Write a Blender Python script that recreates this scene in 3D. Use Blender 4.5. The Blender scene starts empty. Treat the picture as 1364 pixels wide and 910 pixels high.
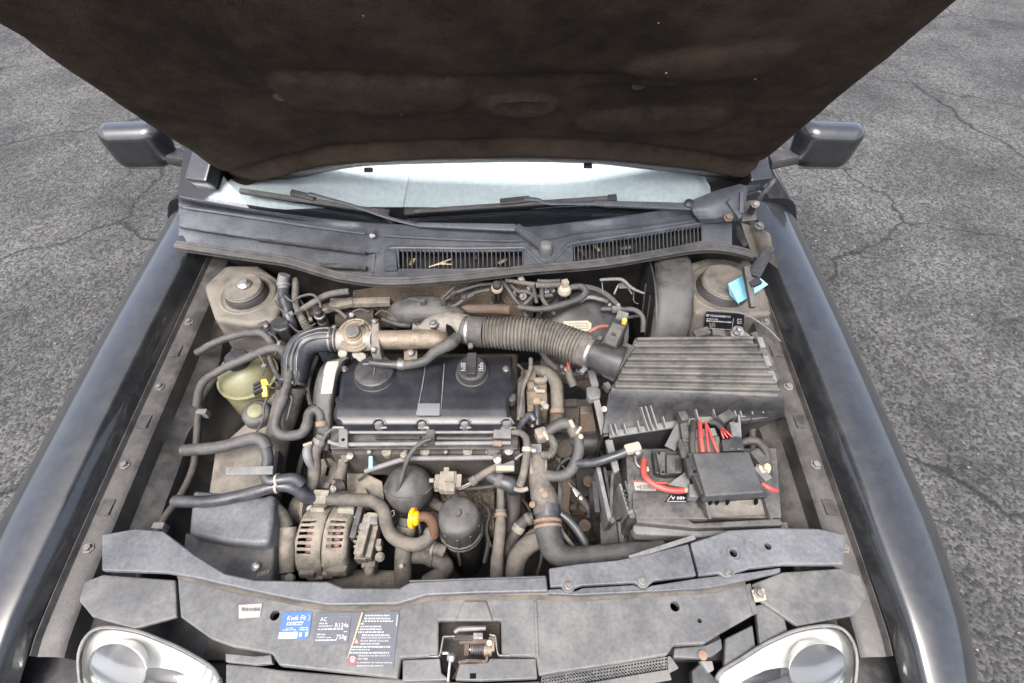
import bpy, bmesh, math, random
from mathutils import Vector, Matrix, noise as mnoise
random.seed(7)
R_ = math.radians
scene = bpy.context.scene
COL = scene.collection

# ------------------------------------------------------------------ camera
CAM = Vector((0.0, 0.0, 1.70)); PITCH = R_(50.0); FPX = 683.0
cam = bpy.data.cameras.new('camera'); camo = bpy.data.objects.new('camera', cam); COL.objects.link(camo)
cam.sensor_width = 36.0; cam.lens = 36.0*FPX/1364.0; cam.clip_start = 0.02; cam.clip_end = 200.0
camo.location = CAM; camo.rotation_euler = (R_(90)-PITCH, 0, 0)
scene.camera = camo
# ------------------------------------------------------------------ sky, sun, exposure
SUN_EL, SUN_AZ = R_(62), R_(200)          # azimuth measured clockwise from +Y
w = bpy.data.worlds.new('World'); scene.world = w; w.use_nodes = True
nt = w.node_tree; bg = nt.nodes['Background']
sky = nt.nodes.new('ShaderNodeTexSky'); sky.sky_type = 'NISHITA'; sky.sun_disc = False
sky.sun_elevation = SUN_EL; sky.sun_rotation = SUN_AZ
sky.air_density = 0.7; sky.dust_density = 5.0; sky.ozone_density = 1.0
hs = nt.nodes.new('ShaderNodeHueSaturation'); hs.inputs['Saturation'].default_value = 0.7
nt.links.new(sky.outputs[0], hs.inputs['Color']); nt.links.new(hs.outputs[0], bg.inputs[0])
bg.inputs[1].default_value = 0.15
sl = bpy.data.lights.new('sun', 'SUN'); sl.energy = 1.1; sl.angle = R_(28); sl.color = (1.0, 0.96, 0.90)
so = bpy.data.objects.new('sun', sl); COL.objects.link(so)
sdir = Vector((math.sin(SUN_AZ)*math.cos(SUN_EL), math.cos(SUN_AZ)*math.cos(SUN_EL), math.sin(SUN_EL)))
so.rotation_euler = sdir.to_track_quat('Z', 'Y').to_euler(); so.location = (0, -2, 4)
vs = scene.view_settings; vs.view_transform = 'Standard'; vs.look = 'None'; vs.gamma = 1.0; vs.exposure = 1.78
vs.use_curve_mapping = False

# ------------------------------------------------------------------ survey helpers: where a sight line meets a real plane of the car
FW = Vector((0, math.cos(PITCH), -math.sin(PITCH))); UP = Vector((0, math.sin(PITCH), math.cos(PITCH))); RT = Vector((1, 0, 0))
def ray(px, py): return FW + RT*((px-682.0)/FPX) - UP*((py-455.0)/FPX)
def P(px, py, z):                       # point at height z
    d = ray(px, py); return CAM + d*((z-CAM.z)/d.z)
def PY(px, py, Y):                      # point on the upright plane y = Y
    d = ray(px, py); return CAM + d*((Y-CAM.y)/d.y)
def PL(px, py, p0, n):                  # point on any plane
    d = ray(px, py); return CAM + d*((p0-CAM).dot(n)/d.dot(n))
def U(p): return (p-CAM).dot(FW)/FPX    # metres per photo pixel at p

# ------------------------------------------------------------------ object helpers
W0 = {}
def reg(o, c): W0[o.name] = Vector(c); return o
def mk(name, verts, faces, mat, parent=None, smooth=40, bevel=0.0, bseg=2, kind=None, merge=0.0):
    bm = bmesh.new()
    vv = [bm.verts.new(v) for v in verts]
    for f in faces:
        try: bm.faces.new([vv[i] for i in f])
        except ValueError: pass
    if merge: bmesh.ops.remove_doubles(bm, verts=bm.verts, dist=merge)
    bmesh.ops.recalc_face_normals(bm, faces=bm.faces)
    if bevel > 0:
        es = [e for e in bm.edges if len(e.link_faces) == 2 and e.calc_face_angle(0) > R_(32)]
        bmesh.ops.bevel(bm, geom=es, offset=bevel, segments=bseg, profile=0.5, affect='EDGES', clamp_overlap=True)
    o = from_bm(name, bm, mat, parent, smooth, kind)
    if bevel > 0 and smooth:
        wm = o.modifiers.new('weighted_normal', 'WEIGHTED_NORMAL'); wm.keep_sharp = True; wm.weight = 80
    return o
def from_bm(name, bm, mat, parent=None, smooth=40, kind=None):
    lo = Vector((1e9,)*3); hi = -lo
    for v in bm.verts:
        for k in range(3): lo[k] = min(lo[k], v.co[k]); hi[k] = max(hi[k], v.co[k])
    c = (lo+hi)/2
    bmesh.ops.translate(bm, verts=bm.verts, vec=-c)
    me = bpy.data.meshes.new(name); bm.to_mesh(me); bm.free()
    if smooth:
        me.polygons.foreach_set('use_smooth', [True]*len(me.polygons))
        me.set_sharp_from_angle(angle=R_(smooth))
    me.materials.append(mat)
    return put(name, me, c, parent, kind=kind)
def put(name, me, loc, parent=None, rot=None, kind=None, scale=None):
    o = bpy.data.objects.new(name, me); COL.objects.link(o)
    o.location = loc
    if rot is not None: o.rotation_euler = rot
    if scale is not None: o.scale = scale
    if parent is not None: o.parent = parent
    if kind: o['kind'] = kind
    return reg(o, loc)
def tag(o, label, cat, group=None):
    o['label'] = label; o['category'] = cat
    if group: o['group'] = group
    return o
def thing(name, label, cat, group=None):
    o = bpy.data.objects.new(name, None); COL.objects.link(o); o.empty_display_size = 0.02
    W0[o.name] = None
    return tag(o, label, cat, group)
def finalize():
    objs = [o for o in COL.objects if o.name in W0]
    for o in objs:
        if W0[o.name] is None:
            lo = Vector((1e9,)*3); hi = -lo
            def walk(q):
                for ch in q.children:
                    if ch.type == 'MESH':
                        m = Matrix.LocRotScale(W0[ch.name], ch.rotation_euler, ch.scale)
                        for b in ch.bound_box:
                            p = m @ Vector(b)
                            for k in range(3): lo[k] = min(lo[k], p[k]); hi[k] = max(hi[k], p[k])
                    walk(ch)
            walk(o)
            W0[o.name] = Vector(((lo.x+hi.x)/2, (lo.y+hi.y)/2, lo.z)); o.location = W0[o.name]
    for o in objs:
        if o.parent is not None: o.location = W0[o.name]-W0[o.parent.name]

def cr(pts, n):                          # Catmull-Rom through tuples of any length, n steps per span
    out = []
    m = len(pts)
    for i in range(m-1):
        p0 = pts[max(i-1, 0)]; p1 = pts[i]; p2 = pts[i+1]; p3 = pts[min(i+2, m-1)]
        for k in range(n):
            t = k/n
            out.append(tuple(0.5*((2*b)+(-a+c)*t+(2*a-5*b+4*c-d)*t*t+(-a+3*b-3*c+d)*t*t*t) for a, b, c, d in zip(p0, p1, p2, p3)))
    out.append(tuple(pts[-1])); return out
def tube_raw(pts, seg=12, flat=1.0, cap=True):   # pts: (x,y,z,r)
    V = []; F = []
    ps = [Vector(p[:3]) for p in pts]
    t0 = (ps[1]-ps[0]).normalized()
    a = Vector((0, 0, 1)) if abs(t0.z) < 0.9 else Vector((1, 0, 0))
    n = (a-t0*a.dot(t0)).normalized()
    for i, p in enumerate(ps):
        t = (ps[min(i+1, len(ps)-1)]-ps[max(i-1, 0)]).normalized()
        n = (n-t*n.dot(t)).normalized(); b = t.cross(n)
        for k in range(seg):
            q = 2*math.pi*k/seg
            V.append(p+n*(math.cos(q)*pts[i][3]*flat)+b*(math.sin(q)*pts[i][3]))
    for i in range(len(ps)-1):
        for k in range(seg):
            k2 = (k+1) % seg
            F.append((i*seg+k, i*seg+k2, (i+1)*seg+k2, (i+1)*seg+k))
    if cap:
        F.append(tuple(range(seg))[::-1]); F.append(tuple((len(ps)-1)*seg+k for k in range(seg)))
    return V, F
def px4(pts):                            # (px,py,z,rpx) -> (x,y,z,r)
    out = []
    for p in pts:
        q = P(p[0], p[1], p[2]); out.append((q.x, q.y, q.z, p[3]*U(q)))
    return out
def T(name, pts, mat, parent=None, seg=12, n=6, flat=1.0, wob=0.0):
    q = cr(px4(pts), n) if len(pts) > 2 or n > 6 else px4(pts)
    if wob: q = [(a, b, c, r*(1+wob*mnoise.noise(Vector((a*60, b*60, c*60+i*.1))))) for i, (a, b, c, r) in enumerate(q)]
    V, F = tube_raw(q, seg, flat); return mk(name, V, F, mat, parent)
def TW(name, pts, mat, parent=None, seg=12, n=6, flat=1.0):      # world points
    q = cr(pts, n) if len(pts) > 2 else pts
    V, F = tube_raw(q, seg, flat); return mk(name, V, F, mat, parent)
def ribbed(name, pts, mat, pitch, amp, parent=None, seg=28, flat=1.0):
    q = cr(px4(pts), 40); L = 0; out = []; last = None
    for p in q:
        v = Vector(p[:3])
        if last is not None: L += (v-last).length
        last = v; out.append((L, p))
    tot = L; N = int(tot/pitch*6); res = []; j = 0
    for i in range(N+1):
        s = tot*i/N
        while j < len(out)-2 and out[j+1][0] < s: j += 1
        a, b = out[j], out[j+1]; t = 0 if b[0] == a[0] else (s-a[0])/(b[0]-a[0])
        p = [u+(v-u)*t for u, v in zip(a[1], b[1])]
        ph = (s/pitch) % 1.0
        p[3] += amp*(1.0 if 0.18 < ph < 0.62 else (-1.0 if ph > 0.72 or ph < 0.08 else 0.0))
        res.append(tuple(p))
    V, F = tube_raw(res, seg, flat); return mk(name, V, F, mat, parent, smooth=50)
def ring(name, pts_i, mat, parent=None, wpx=3.0, grow=1.0, pts=None, seg=20):
    """a band round a hose: pts two (px,py,z,r)"""
    V, F = tube_raw(px4(pts_i), seg); return mk(name, V, F, mat, parent, bevel=0.0006)
def lathe(name, c, axis, prof, mat, parent=None, seg=32, u=1.0, smooth=35):
    ax = Vector(axis).normalized(); a = Vector((1, 0, 0)) if abs(ax.x) < 0.8 else Vector((0, 1, 0))
    n = (a-ax*a.dot(ax)).normalized(); b = ax.cross(n); V = []; F = []
    for r, h in prof:
        for k in range(seg):
            q = 2*math.pi*k/seg; V.append(c+ax*(h*u)+(n*math.cos(q)+b*math.sin(q))*(max(r, 1e-5)*u))
    for i in range(len(prof)-1):
        for k in range(seg):
            k2 = (k+1) % seg; F.append((i*seg+k, i*seg+k2, (i+1)*seg+k2, (i+1)*seg+k))
    F.append(tuple(range(seg))[::-1]); F.append(tuple((len(prof)-1)*seg+k for k in range(seg)))
    return mk(name, V, F, mat, parent, smooth=smooth)
def prism(name, top, off, mat, parent=None, bevel=0.0, smooth=40, bseg=2, kind=None):
    n = len(top); V = [Vector(p) for p in top]+[Vector(p)+Vector(off) for p in top]
    F = [tuple(range(n)), tuple(range(n, 2*n))[::-1]]+[(i, i+n, (i+1) % n+n, (i+1) % n) for i in range(n)]
    return mk(name, V, F, mat, parent, smooth, bevel, bseg, kind)
def pl(name, pts, z, th, mat, parent=None, bevel=0.002, bseg=2, smooth=40, kind=None):   # outline in photo pixels on the level plane z (or own z)
    return prism(name, [P(p[0], p[1], p[2] if len(p) > 2 else z) for p in pts], (0, 0, -th), mat, parent, bevel, smooth, bseg, kind)
def rectpx(x0, y0, x1, y1): return [(x0, y0), (x1, y0), (x1, y1), (x0, y1)]
def bar(name, p0, p1, wd, ht, mat, parent=None, bevel=0.001, up=(0, 0, 1), wd1=None):
    p0 = Vector(p0); p1 = Vector(p1); t = (p1-p0).normalized(); s = t.cross(Vector(up)); s.normalize(); n = s.cross(t)
    wd1 = wd if wd1 is None else wd1
    V = []
    for p, ww in ((p0, wd), (p1, wd1)):
        V += [p+s*ww/2+n*ht/2, p-s*ww/2+n*ht/2, p-s*ww/2-n*ht/2, p+s*ww/2-n*ht/2]
    F = [(0, 1, 2, 3), (7, 6, 5, 4), (0, 4, 5, 1), (1, 5, 6, 2), (2, 6, 7, 3), (3, 7, 4, 0)]
    return mk(name, V, F, mat, parent, bevel=bevel)
def box(name, c, size, mat, parent=None, rot=0.0, bevel=0.0015, tilt=0.0):
    x, y, z = (s/2 for s in size)
    m = Matrix.Rotation(rot, 3, 'Z') @ Matrix.Rotation(tilt, 3, 'X')
    V = [c+m @ Vector((sx*x, sy*y, sz*z)) for sz in (-1, 1) for sy in (-1, 1) for sx in (-1, 1)]
    F = [(0, 2, 3, 1), (4, 5, 7, 6), (0, 1, 5, 4), (2, 6, 7, 3), (0, 4, 6, 2), (1, 3, 7, 5)]
    return mk(name, V, F, mat, parent, bevel=bevel)
def loft(name, rows, mat, parent=None, th=0.0, off=(0, 0, -1), skip=None, smooth=50, kind=None):
    nr = len(rows); nc = len(rows[0]); V = [Vector(p) for r in rows for p in r]; F = []
    for i in range(nr-1):
        for j in range(nc-1):
            if skip and skip(i, j): continue
            F.append((i*nc+j, i*nc+j+1, (i+1)*nc+j+1, (i+1)*nc+j))
    if th:
        o = Vector(off)*th; n = len(V); base = list(F); V += [v+o for v in V]
        cnt = {}
        for f in base:
            for a, b in zip(f, f[1:]+f[:1]): cnt[(a, b)] = 1
        F += [tuple(i+n for i in f)[::-1] for f in base]
        for (a, b) in cnt:
            if (b, a) not in cnt: F.append((b, a, a+n, b+n))
    return mk(name, V, F, mat, parent, smooth, kind=kind)
def interp(tab, x):
    if x <= tab[0][0]: return tab[0][1]
    for (a, b), (c, d) in zip(tab, tab[1:]):
        if x <= c:
            t = (x-a)/(c-a); return b+(d-b)*t
    return tab[-1][1]
def smooth_tab(tab, n=8): return cr([tuple(map(float, t)) for t in tab], n)
def cut(o, cutters):
    for c in cutters:
        m = o.modifiers.new('hole', 'BOOLEAN'); m.operation = 'DIFFERENCE'; m.object = c; m.solver = 'EXACT'
    bpy.context.view_layer.update()
    dg = bpy.context.evaluated_depsgraph_get()
    me = bpy.data.meshes.new_from_object(o.evaluated_get(dg)); o.modifiers.clear()
    old = o.data; o.data = me; bpy.data.meshes.remove(old)
    me.polygons.foreach_set('use_smooth', [False]*len(me.polygons))
    for c in cutters:
        W0.pop(c.name); bpy.data.objects.remove(c)
_tx = {}
def text_mesh(s, italic=0.0, bold=0.0):
    cu = bpy.data.curves.new('lettering', 'FONT'); cu.body = s; cu.size = 1.0; cu.shear = italic; cu.offset = bold
    cu.resolution_u = 2
    o = bpy.data.objects.new('lettering', cu); COL.objects.link(o); bpy.context.view_layer.update()
    me = bpy.data.meshes.new_from_object(o.evaluated_get(bpy.context.evaluated_depsgraph_get()))
    v = [p.co.copy() for p in me.vertices]; f = [tuple(q.vertices) for q in me.polygons]
    bpy.data.objects.remove(o); bpy.data.curves.remove(cu); bpy.data.meshes.remove(me)
    return v, f
def lettering(s, px, py, h, mat, parent, zf, dx=(1, 0), dy=(0, -1), width=None, italic=0.0, bold=0.0, name='lettering'):
    """flat print: baseline starts at (px,py), cap height h pixels, on surface zf(px,py)"""
    v, f = text_mesh(s, italic, bold); cap = 0.72
    wmax = max(p.x for p in v); sx = h/cap if width is None else width/wmax
    pts = [zf(px+p.x*sx*dx[0]+p.y*h/cap*dy[0], py+p.x*sx*dx[1]+p.y*h/cap*dy[1]) for p in v]
    return mk(name, pts, f, mat, parent, smooth=0)
# ------------------------------------------------------------------ materials
def M(name, base, rough=0.5, metal=0.0, dust=0.0, dcol=(0.26, 0.225, 0.18), scale=25.0, var=0.35, bump=0.15, bscale=400.0,
      spec=0.5, coat=0.0, rust=0.0, rcol=(0.16, 0.065, 0.03), dlo=0.43, dhi=0.60, upw=0.45):
    m = bpy.data.materials.new(name); m.use_nodes = True; nt = m.node_tree; N = nt.nodes; L = nt.links
    b = N['Principled BSDF']; geo = N.new('ShaderNodeNewGeometry'); oi = N.new('ShaderNodeObjectInfo')
    def nz(sc, det=6.0, ro=0.6, dist=0.0):
        n = N.new('ShaderNodeTexNoise'); n.inputs['Scale'].default_value = sc; n.inputs['Detail'].default_value = det
        n.inputs['Roughness'].default_value = ro; n.inputs['Distortion'].default_value = dist
        L.new(geo.outputs['Position'], n.inputs['Vector']); return n.outputs['Fac']
    def mr(v, a, c, lo, hi):
        k = N.new('ShaderNodeMapRange'); k.inputs[1].default_value = a; k.inputs[2].default_value = c; k.inputs[3].default_value = lo; k.inputs[4].default_value = hi
        L.new(v, k.inputs[0]); return k.outputs[0]
    def mth(op, a, c):
        k = N.new('ShaderNodeMath'); k.operation = op
        for i, x in enumerate((a, c)):
            if isinstance(x, (int, float)): k.inputs[i].default_value = x
            else: L.new(x, k.inputs[i])
        return k.outputs[0]
    def mix(f, a, c):
        k = N.new('ShaderNodeMix'); k.data_type = 'RGBA'
        for i, x in ((0, f), (6, a), (7, c)):
            if isinstance(x, tuple): k.inputs[i].default_value = x+(1,) if len(x) == 3 else x
            elif isinstance(x, (int, float)): k.inputs[i].default_value = x
            else: L.new(x, k.inputs[i])
        return k.outputs[2]
    n1 = nz(scale); n2 = nz(scale*3.7, 8, 0.65)
    v = mr(n1, 0.3, 0.7, 1.0-var, 1.0+var)
    v = mth('MULTIPLY', v, mr(nz(scale*14, 3, 0.6), 0.3, 0.7, 1.0-var*0.8, 1.0+var*0.8))
    v = mth('MULTIPLY', v, mr(oi.outputs['Random'], 0, 1, 0.9, 1.1))
    vm = N.new('ShaderNodeVectorMath'); vm.operation = 'SCALE'; vm.inputs[0].default_value = base; L.new(v, vm.inputs['Scale'])
    col = vm.outputs[0]; rg = rough
    if rust:
        rf = mr(nz(scale*1.6, 8, 0.7, 0.5), 0.62-rust*0.3, 0.74-rust*0.2, 0.0, 0.9)
        col = mix(rf, col, rcol)
    if dust:
        sp = N.new('ShaderNodeSeparateXYZ'); L.new(geo.outputs['Normal'], sp.inputs[0])
        df = mr(mth('ADD', mth('MULTIPLY', n1, 0.55), mth('MULTIPLY', n2, 0.45)), dlo, dhi, 0.25, 1.0)
        upf = mr(sp.outputs['Z'], -0.1, 0.9, 1.0-upw, 1.0)
        df = mth('MULTIPLY', mth('MULTIPLY', df, upf), dust)
        col = mix(df, col, dcol)
        rg = mth('MINIMUM', mth('ADD', rough, mth('MULTIPLY', df, 0.5)), 0.95)
        if metal: L.new(mth('MULTIPLY', mth('SUBTRACT', 1.0, df), metal), b.inputs['Metallic'])
    elif metal: b.inputs['Metallic'].default_value = metal
    L.new(col, b.inputs['Base Color'])
    if isinstance(rg, float):
        L.new(mr(n2, 0.3, 0.7, max(rg-0.07, 0.02), min(rg+0.07, 1)), b.inputs['Roughness'])
    else: L.new(rg, b.inputs['Roughness'])
    b.inputs['Specular IOR Level'].default_value = spec
    if coat: b.inputs['Coat Weight'].default_value = coat; b.inputs['Coat Roughness'].default_value = 0.05
    if bump:
        bp = N.new('ShaderNodeBump'); bp.inputs['Strength'].default_value = bump; bp.inputs['Distance'].default_value = 0.002
        L.new(mth('ADD', nz(bscale, 4, 0.6), mth('MULTIPLY', n2, 1.2)), bp.inputs['Height']); L.new(bp.outputs[0], b.inputs['Normal'])
    return m
def flat(name, c, rough=0.5, spec=0.4): 
    return M(name, c, rough, var=0.08, bump=0.03, spec=spec)
BLACK = M('black_plastic', (0.019, 0.020, 0.023), 0.36, dust=0.30, dcol=(0.115, 0.105, 0.095), bump=0.14)
DARK = M('grimy_black', (0.018, 0.017, 0.016), 0.6, dust=0.5, dcol=(0.09, 0.077, 0.064), bump=0.4)
DUSTY = M('dusty_black_plastic', (0.032, 0.032, 0.034), 0.42, dust=0.65, dcol=(0.125, 0.118, 0.107), bump=0.22)
BALL = M('faded_reservoir_plastic', (0.045, 0.045, 0.045), 0.42, dust=0.6, dcol=(0.105, 0.10, 0.092), bump=0.12, scale=30)
LID = M('airbox_lid_plastic', (0.050, 0.050, 0.050), 0.42, dust=0.7, dcol=(0.150, 0.140, 0.122), scale=14, bump=0.12)
COWL = M('cowl_grey_plastic', (0.066, 0.073, 0.085), 0.36, dust=0.35, dcol=(0.13, 0.13, 0.13), scale=12, bump=0.10)
SLAM = M('front_panel_grey_plastic', (0.074, 0.077, 0.082), 0.40, dust=0.55, dcol=(0.160, 0.150, 0.130), scale=11, bump=0.16, upw=0.1, dlo=0.47, dhi=0.62)
FUSE = M('fuse_lid_plastic', (0.040, 0.041, 0.043), 0.45, dust=0.4, dcol=(0.085, 0.083, 0.08), scale=14, bump=0.14)
DUCT = M('duct_grey_plastic', (0.080, 0.085, 0.094), 0.38, dust=0.35, dcol=(0.14, 0.138, 0.132), scale=10, bump=0.14)
RUB = M('dusty_rubber', (0.034, 0.034, 0.036), 0.5, dust=0.62, dcol=(0.115, 0.107, 0.098), bump=0.2)
RUBB = M('worn_blue_black_rubber', (0.026, 0.029, 0.037), 0.28, dust=0.45, dcol=(0.095, 0.092, 0.088), bump=0.15)
RUBD = M('dark_rubber', (0.022, 0.021, 0.021), 0.55, dust=0.45, dcol=(0.1, 0.088, 0.074), bump=0.15)
RUBP = M('mud_dusted_rubber', (0.050, 0.047, 0.044), 0.6, dust=0.85, dcol=(0.165, 0.145, 0.12), bump=0.3)
ALU = M('dirty_cast_aluminium', (0.30, 0.285, 0.26), 0.5, metal=0.7, dust=0.8, dcol=(0.20, 0.175, 0.14), scale=40, bump=0.4)
ALUB = M('brown_stained_aluminium', (0.26, 0.22, 0.17), 0.42, metal=0.6, dust=0.75, dcol=(0.15, 0.118, 0.085), scale=30, bump=0.35, rust=0.2, rcol=(.10,.055,.03))
MUD = M('mud_coated_metal', (0.17, 0.155, 0.13), 0.75, dust=0.85, dcol=(0.25, 0.222, 0.183), scale=45, var=.45, bump=0.6)
STEEL = M('bright_steel', (0.42, 0.41, 0.40), 0.3, metal=1.0, dust=0.3, bump=0.1)
STEELD = M('dull_steel', (0.20, 0.195, 0.19), 0.42, metal=0.9, dust=0.5, dcol=(.15,.13,.105), bump=0.25, rust=0.2)
RUST = M('rusty_metal', (0.075, 0.058, 0.048), 0.8, dust=0.5, dcol=(0.14, 0.115, 0.09), rust=0.5, rcol=(.11,.055,.033), bump=0.5, scale=40)
RUSTC = M('rust_orange_clamp', (0.17, 0.11, 0.075), 0.7, dust=0.6, dcol=(0.21, 0.17, 0.13), rust=0.3, bump=0.3)
BLOCK = M('grimy_engine_metal', (0.042, 0.037, 0.032), 0.75, dust=0.6, dcol=(0.095, 0.08, 0.066), rust=0.2, rcol=(.08,.045,.03), bump=0.7, scale=35)
PAN = M('dirty_inner_wing_paint', (0.09, 0.084, 0.077), 0.45, dust=0.85, dcol=(0.175, 0.152, 0.122), scale=18, bump=0.15)
COVER = M('rocker_cover_satin_black', (0.0125, 0.0140, 0.0185), 0.30, dust=0.22, dcol=(0.07, 0.07, 0.07), scale=18, bump=0.08, dlo=0.45, dhi=0.75)
FELT = M('bonnet_felt', (0.020, 0.0163, 0.0132), 0.95, dust=0.7, dcol=(0.064, 0.045, 0.030), scale=6, var=0.4, bump=1.0, bscale=320, spec=0.1, upw=0.0, dlo=0.42, dhi=0.66)
PAINT = M('black_car_paint', (0.010, 0.011, 0.013), 0.28, dust=0.14, dcol=(.10,.095,.085), var=0.1, bump=0.0, coat=1.0)
FRAME = M('bonnet_underside_paint', (0.020, 0.022, 0.028), 0.35, dust=0.2, bump=0.03)
RED = M('red_cable', (0.36, 0.04, 0.03), 0.42, dust=0.25, dcol=(0.28, 0.16, 0.14), var=0.12, bump=0.05)
ORANGE = M('orange_plastic', (0.85, 0.42, 0.010), 0.32, var=0.1, bump=0.05)
ORBR = M('grimy_orange_tube', (0.11, 0.05, 0.024), 0.5, dust=0.6, dcol=(0.07, 0.052, 0.04), bump=0.15)
YEL = M('yellow_plastic', (0.70, 0.42, 0.05), 0.4, var=0.15, bump=0.05, dust=0.2)
CREAM = M('cream_plastic', (0.32, 0.28, 0.21), 0.45, dust=0.45, var=0.15, bump=0.08)
WHITE = flat('white_print', (0.42, 0.42, 0.43), 0.5)
PAPER = M('white_label_paper', (0.30, 0.27, 0.25), 0.55, dust=0.4, dcol=(0.2, 0.165, 0.14), var=0.06, bump=0.02)
BLUE = M('blue_sticker', (0.05, 0.12, 0.32), 0.4, var=0.12, bump=0.02, scale=60)
BLUEP = M('pale_blue_paper', (0.20, 0.47, 0.60), 0.5, var=0.15, bump=0.05, scale=60)
LABG = M('grey_label_film', (0.080, 0.085, 0.097), 0.35, var=0.1, bump=0.02)
LABB = M('black_label_film', (0.012, 0.013, 0.016), 0.35, var=0.1, bump=0.02)
REDP = flat('red_print', (0.34, 0.07, 0.07), 0.5)
PINK = M('red_copper_winding', (0.22, 0.075, 0.07), 0.5, dust=0.5, dcol=(0.2, 0.15, 0.13), bump=0.3)
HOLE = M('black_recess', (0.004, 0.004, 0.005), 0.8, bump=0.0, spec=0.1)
STRAW = M('dry_straw', (0.45, 0.36, 0.23), 0.7, bump=0.1)
TANK = M('yellowed_tank_plastic', (0.17, 0.165, 0.085), 0.4, dust=0.5, dcol=(.16,.15,.12), var=0.2, bump=0.05)
BADGE = M('silver_badge', (0.095, 0.10, 0.11), 0.5, var=0.06, bump=0.05)
LBLUE = M('pale_blue_cap', (0.35, 0.62, 0.75), 0.4, bump=0.02)
GREYP = M('pale_grey_plastic', (0.115, 0.118, 0.122), 0.45, dust=0.55, dcol=(0.175, 0.165, 0.15), bump=0.18)
SKYSHEET = M('pale_sky_sheet', (0.66, 0.70, 0.72), 0.4, var=0.12, scale=6, bump=0.02)
GROUND = M('grey_paving', (0.075, 0.075, 0.075), 0.85, var=0.45, scale=45, bump=0.5, bscale=220)
def foil_mat():
    m = M('embossed_heat_foil', (0.19, 0.145, 0.10), 0.5, metal=0.3, dust=0.6, dcol=(0.15, 0.115, 0.08), bump=0)
    nt = m.node_tree; N = nt.nodes; L = nt.links; b = N['Principled BSDF']; g = N.new('ShaderNodeNewGeometry')
    mp = N.new('ShaderNodeMapping'); mp.inputs['Rotation'].default_value = (0, R_(35), 0); L.new(g.outputs['Position'], mp.inputs[0])
    h = None
    for ax in ('X', 'Z'):
        wv = N.new('ShaderNodeTexWave'); wv.bands_direction = ax; wv.inputs['Scale'].default_value = 60; L.new(mp.outputs[0], wv.inputs[0])
        if h is None: h = wv.outputs['Fac']
        else:
            k = N.new('ShaderNodeMath'); k.operation = 'MULTIPLY'; L.new(h, k.inputs[0]); L.new(wv.outputs['Fac'], k.inputs[1]); h = k.outputs[0]
    bp = N.new('ShaderNodeBump'); bp.inputs['Strength'].default_value = 1.0; bp.inputs['Distance'].default_value = 0.003
    L.new(h, bp.inputs['Height']); L.new(bp.outputs[0], b.inputs['Normal']); return m
FOIL = foil_mat()
def glass_mat(name, tint=(0.955, 0.985, 0.99), ior=1.55, rough=0.015):
    m = bpy.data.materials.new(name); m.use_nodes = True; nt = m.node_tree; N = nt.nodes; L = nt.links
    for n in list(N): N.remove(n)
    o = N.new('ShaderNodeOutputMaterial'); mx = N.new('ShaderNodeMixShader'); t = N.new('ShaderNodeBsdfTransparent'); g = N.new('ShaderNodeBsdfGlossy')
    t.inputs[0].default_value = tint+(1,); g.inputs['Roughness'].default_value = rough
    fr = N.new('ShaderNodeFresnel'); fr.inputs[0].default_value = ior
    k = N.new('ShaderNodeMath'); k.operation = 'MULTIPLY'; k.inputs[1].default_value = 1.7; L.new(fr.outputs[0], k.inputs[0])
    L.new(k.outputs[0], mx.inputs[0]); L.new(t.outputs[0], mx.inputs[1]); L.new(g.outputs[0], mx.inputs[2]); L.new(mx.outputs[0], o.inputs[0]); return m
GLASS = glass_mat('windscreen_glass'); LENS = glass_mat('lamp_lens', (0.97, 0.98, 1.0), 1.5)
FRIT = M('black_glass_band', (0.012, 0.014, 0.018), 0.12, var=0.1, bump=0.0)
CHROME = M('lamp_reflector', (0.72, 0.72, 0.70), 0.26, metal=1.0, var=0.03, bump=0.0)

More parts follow.
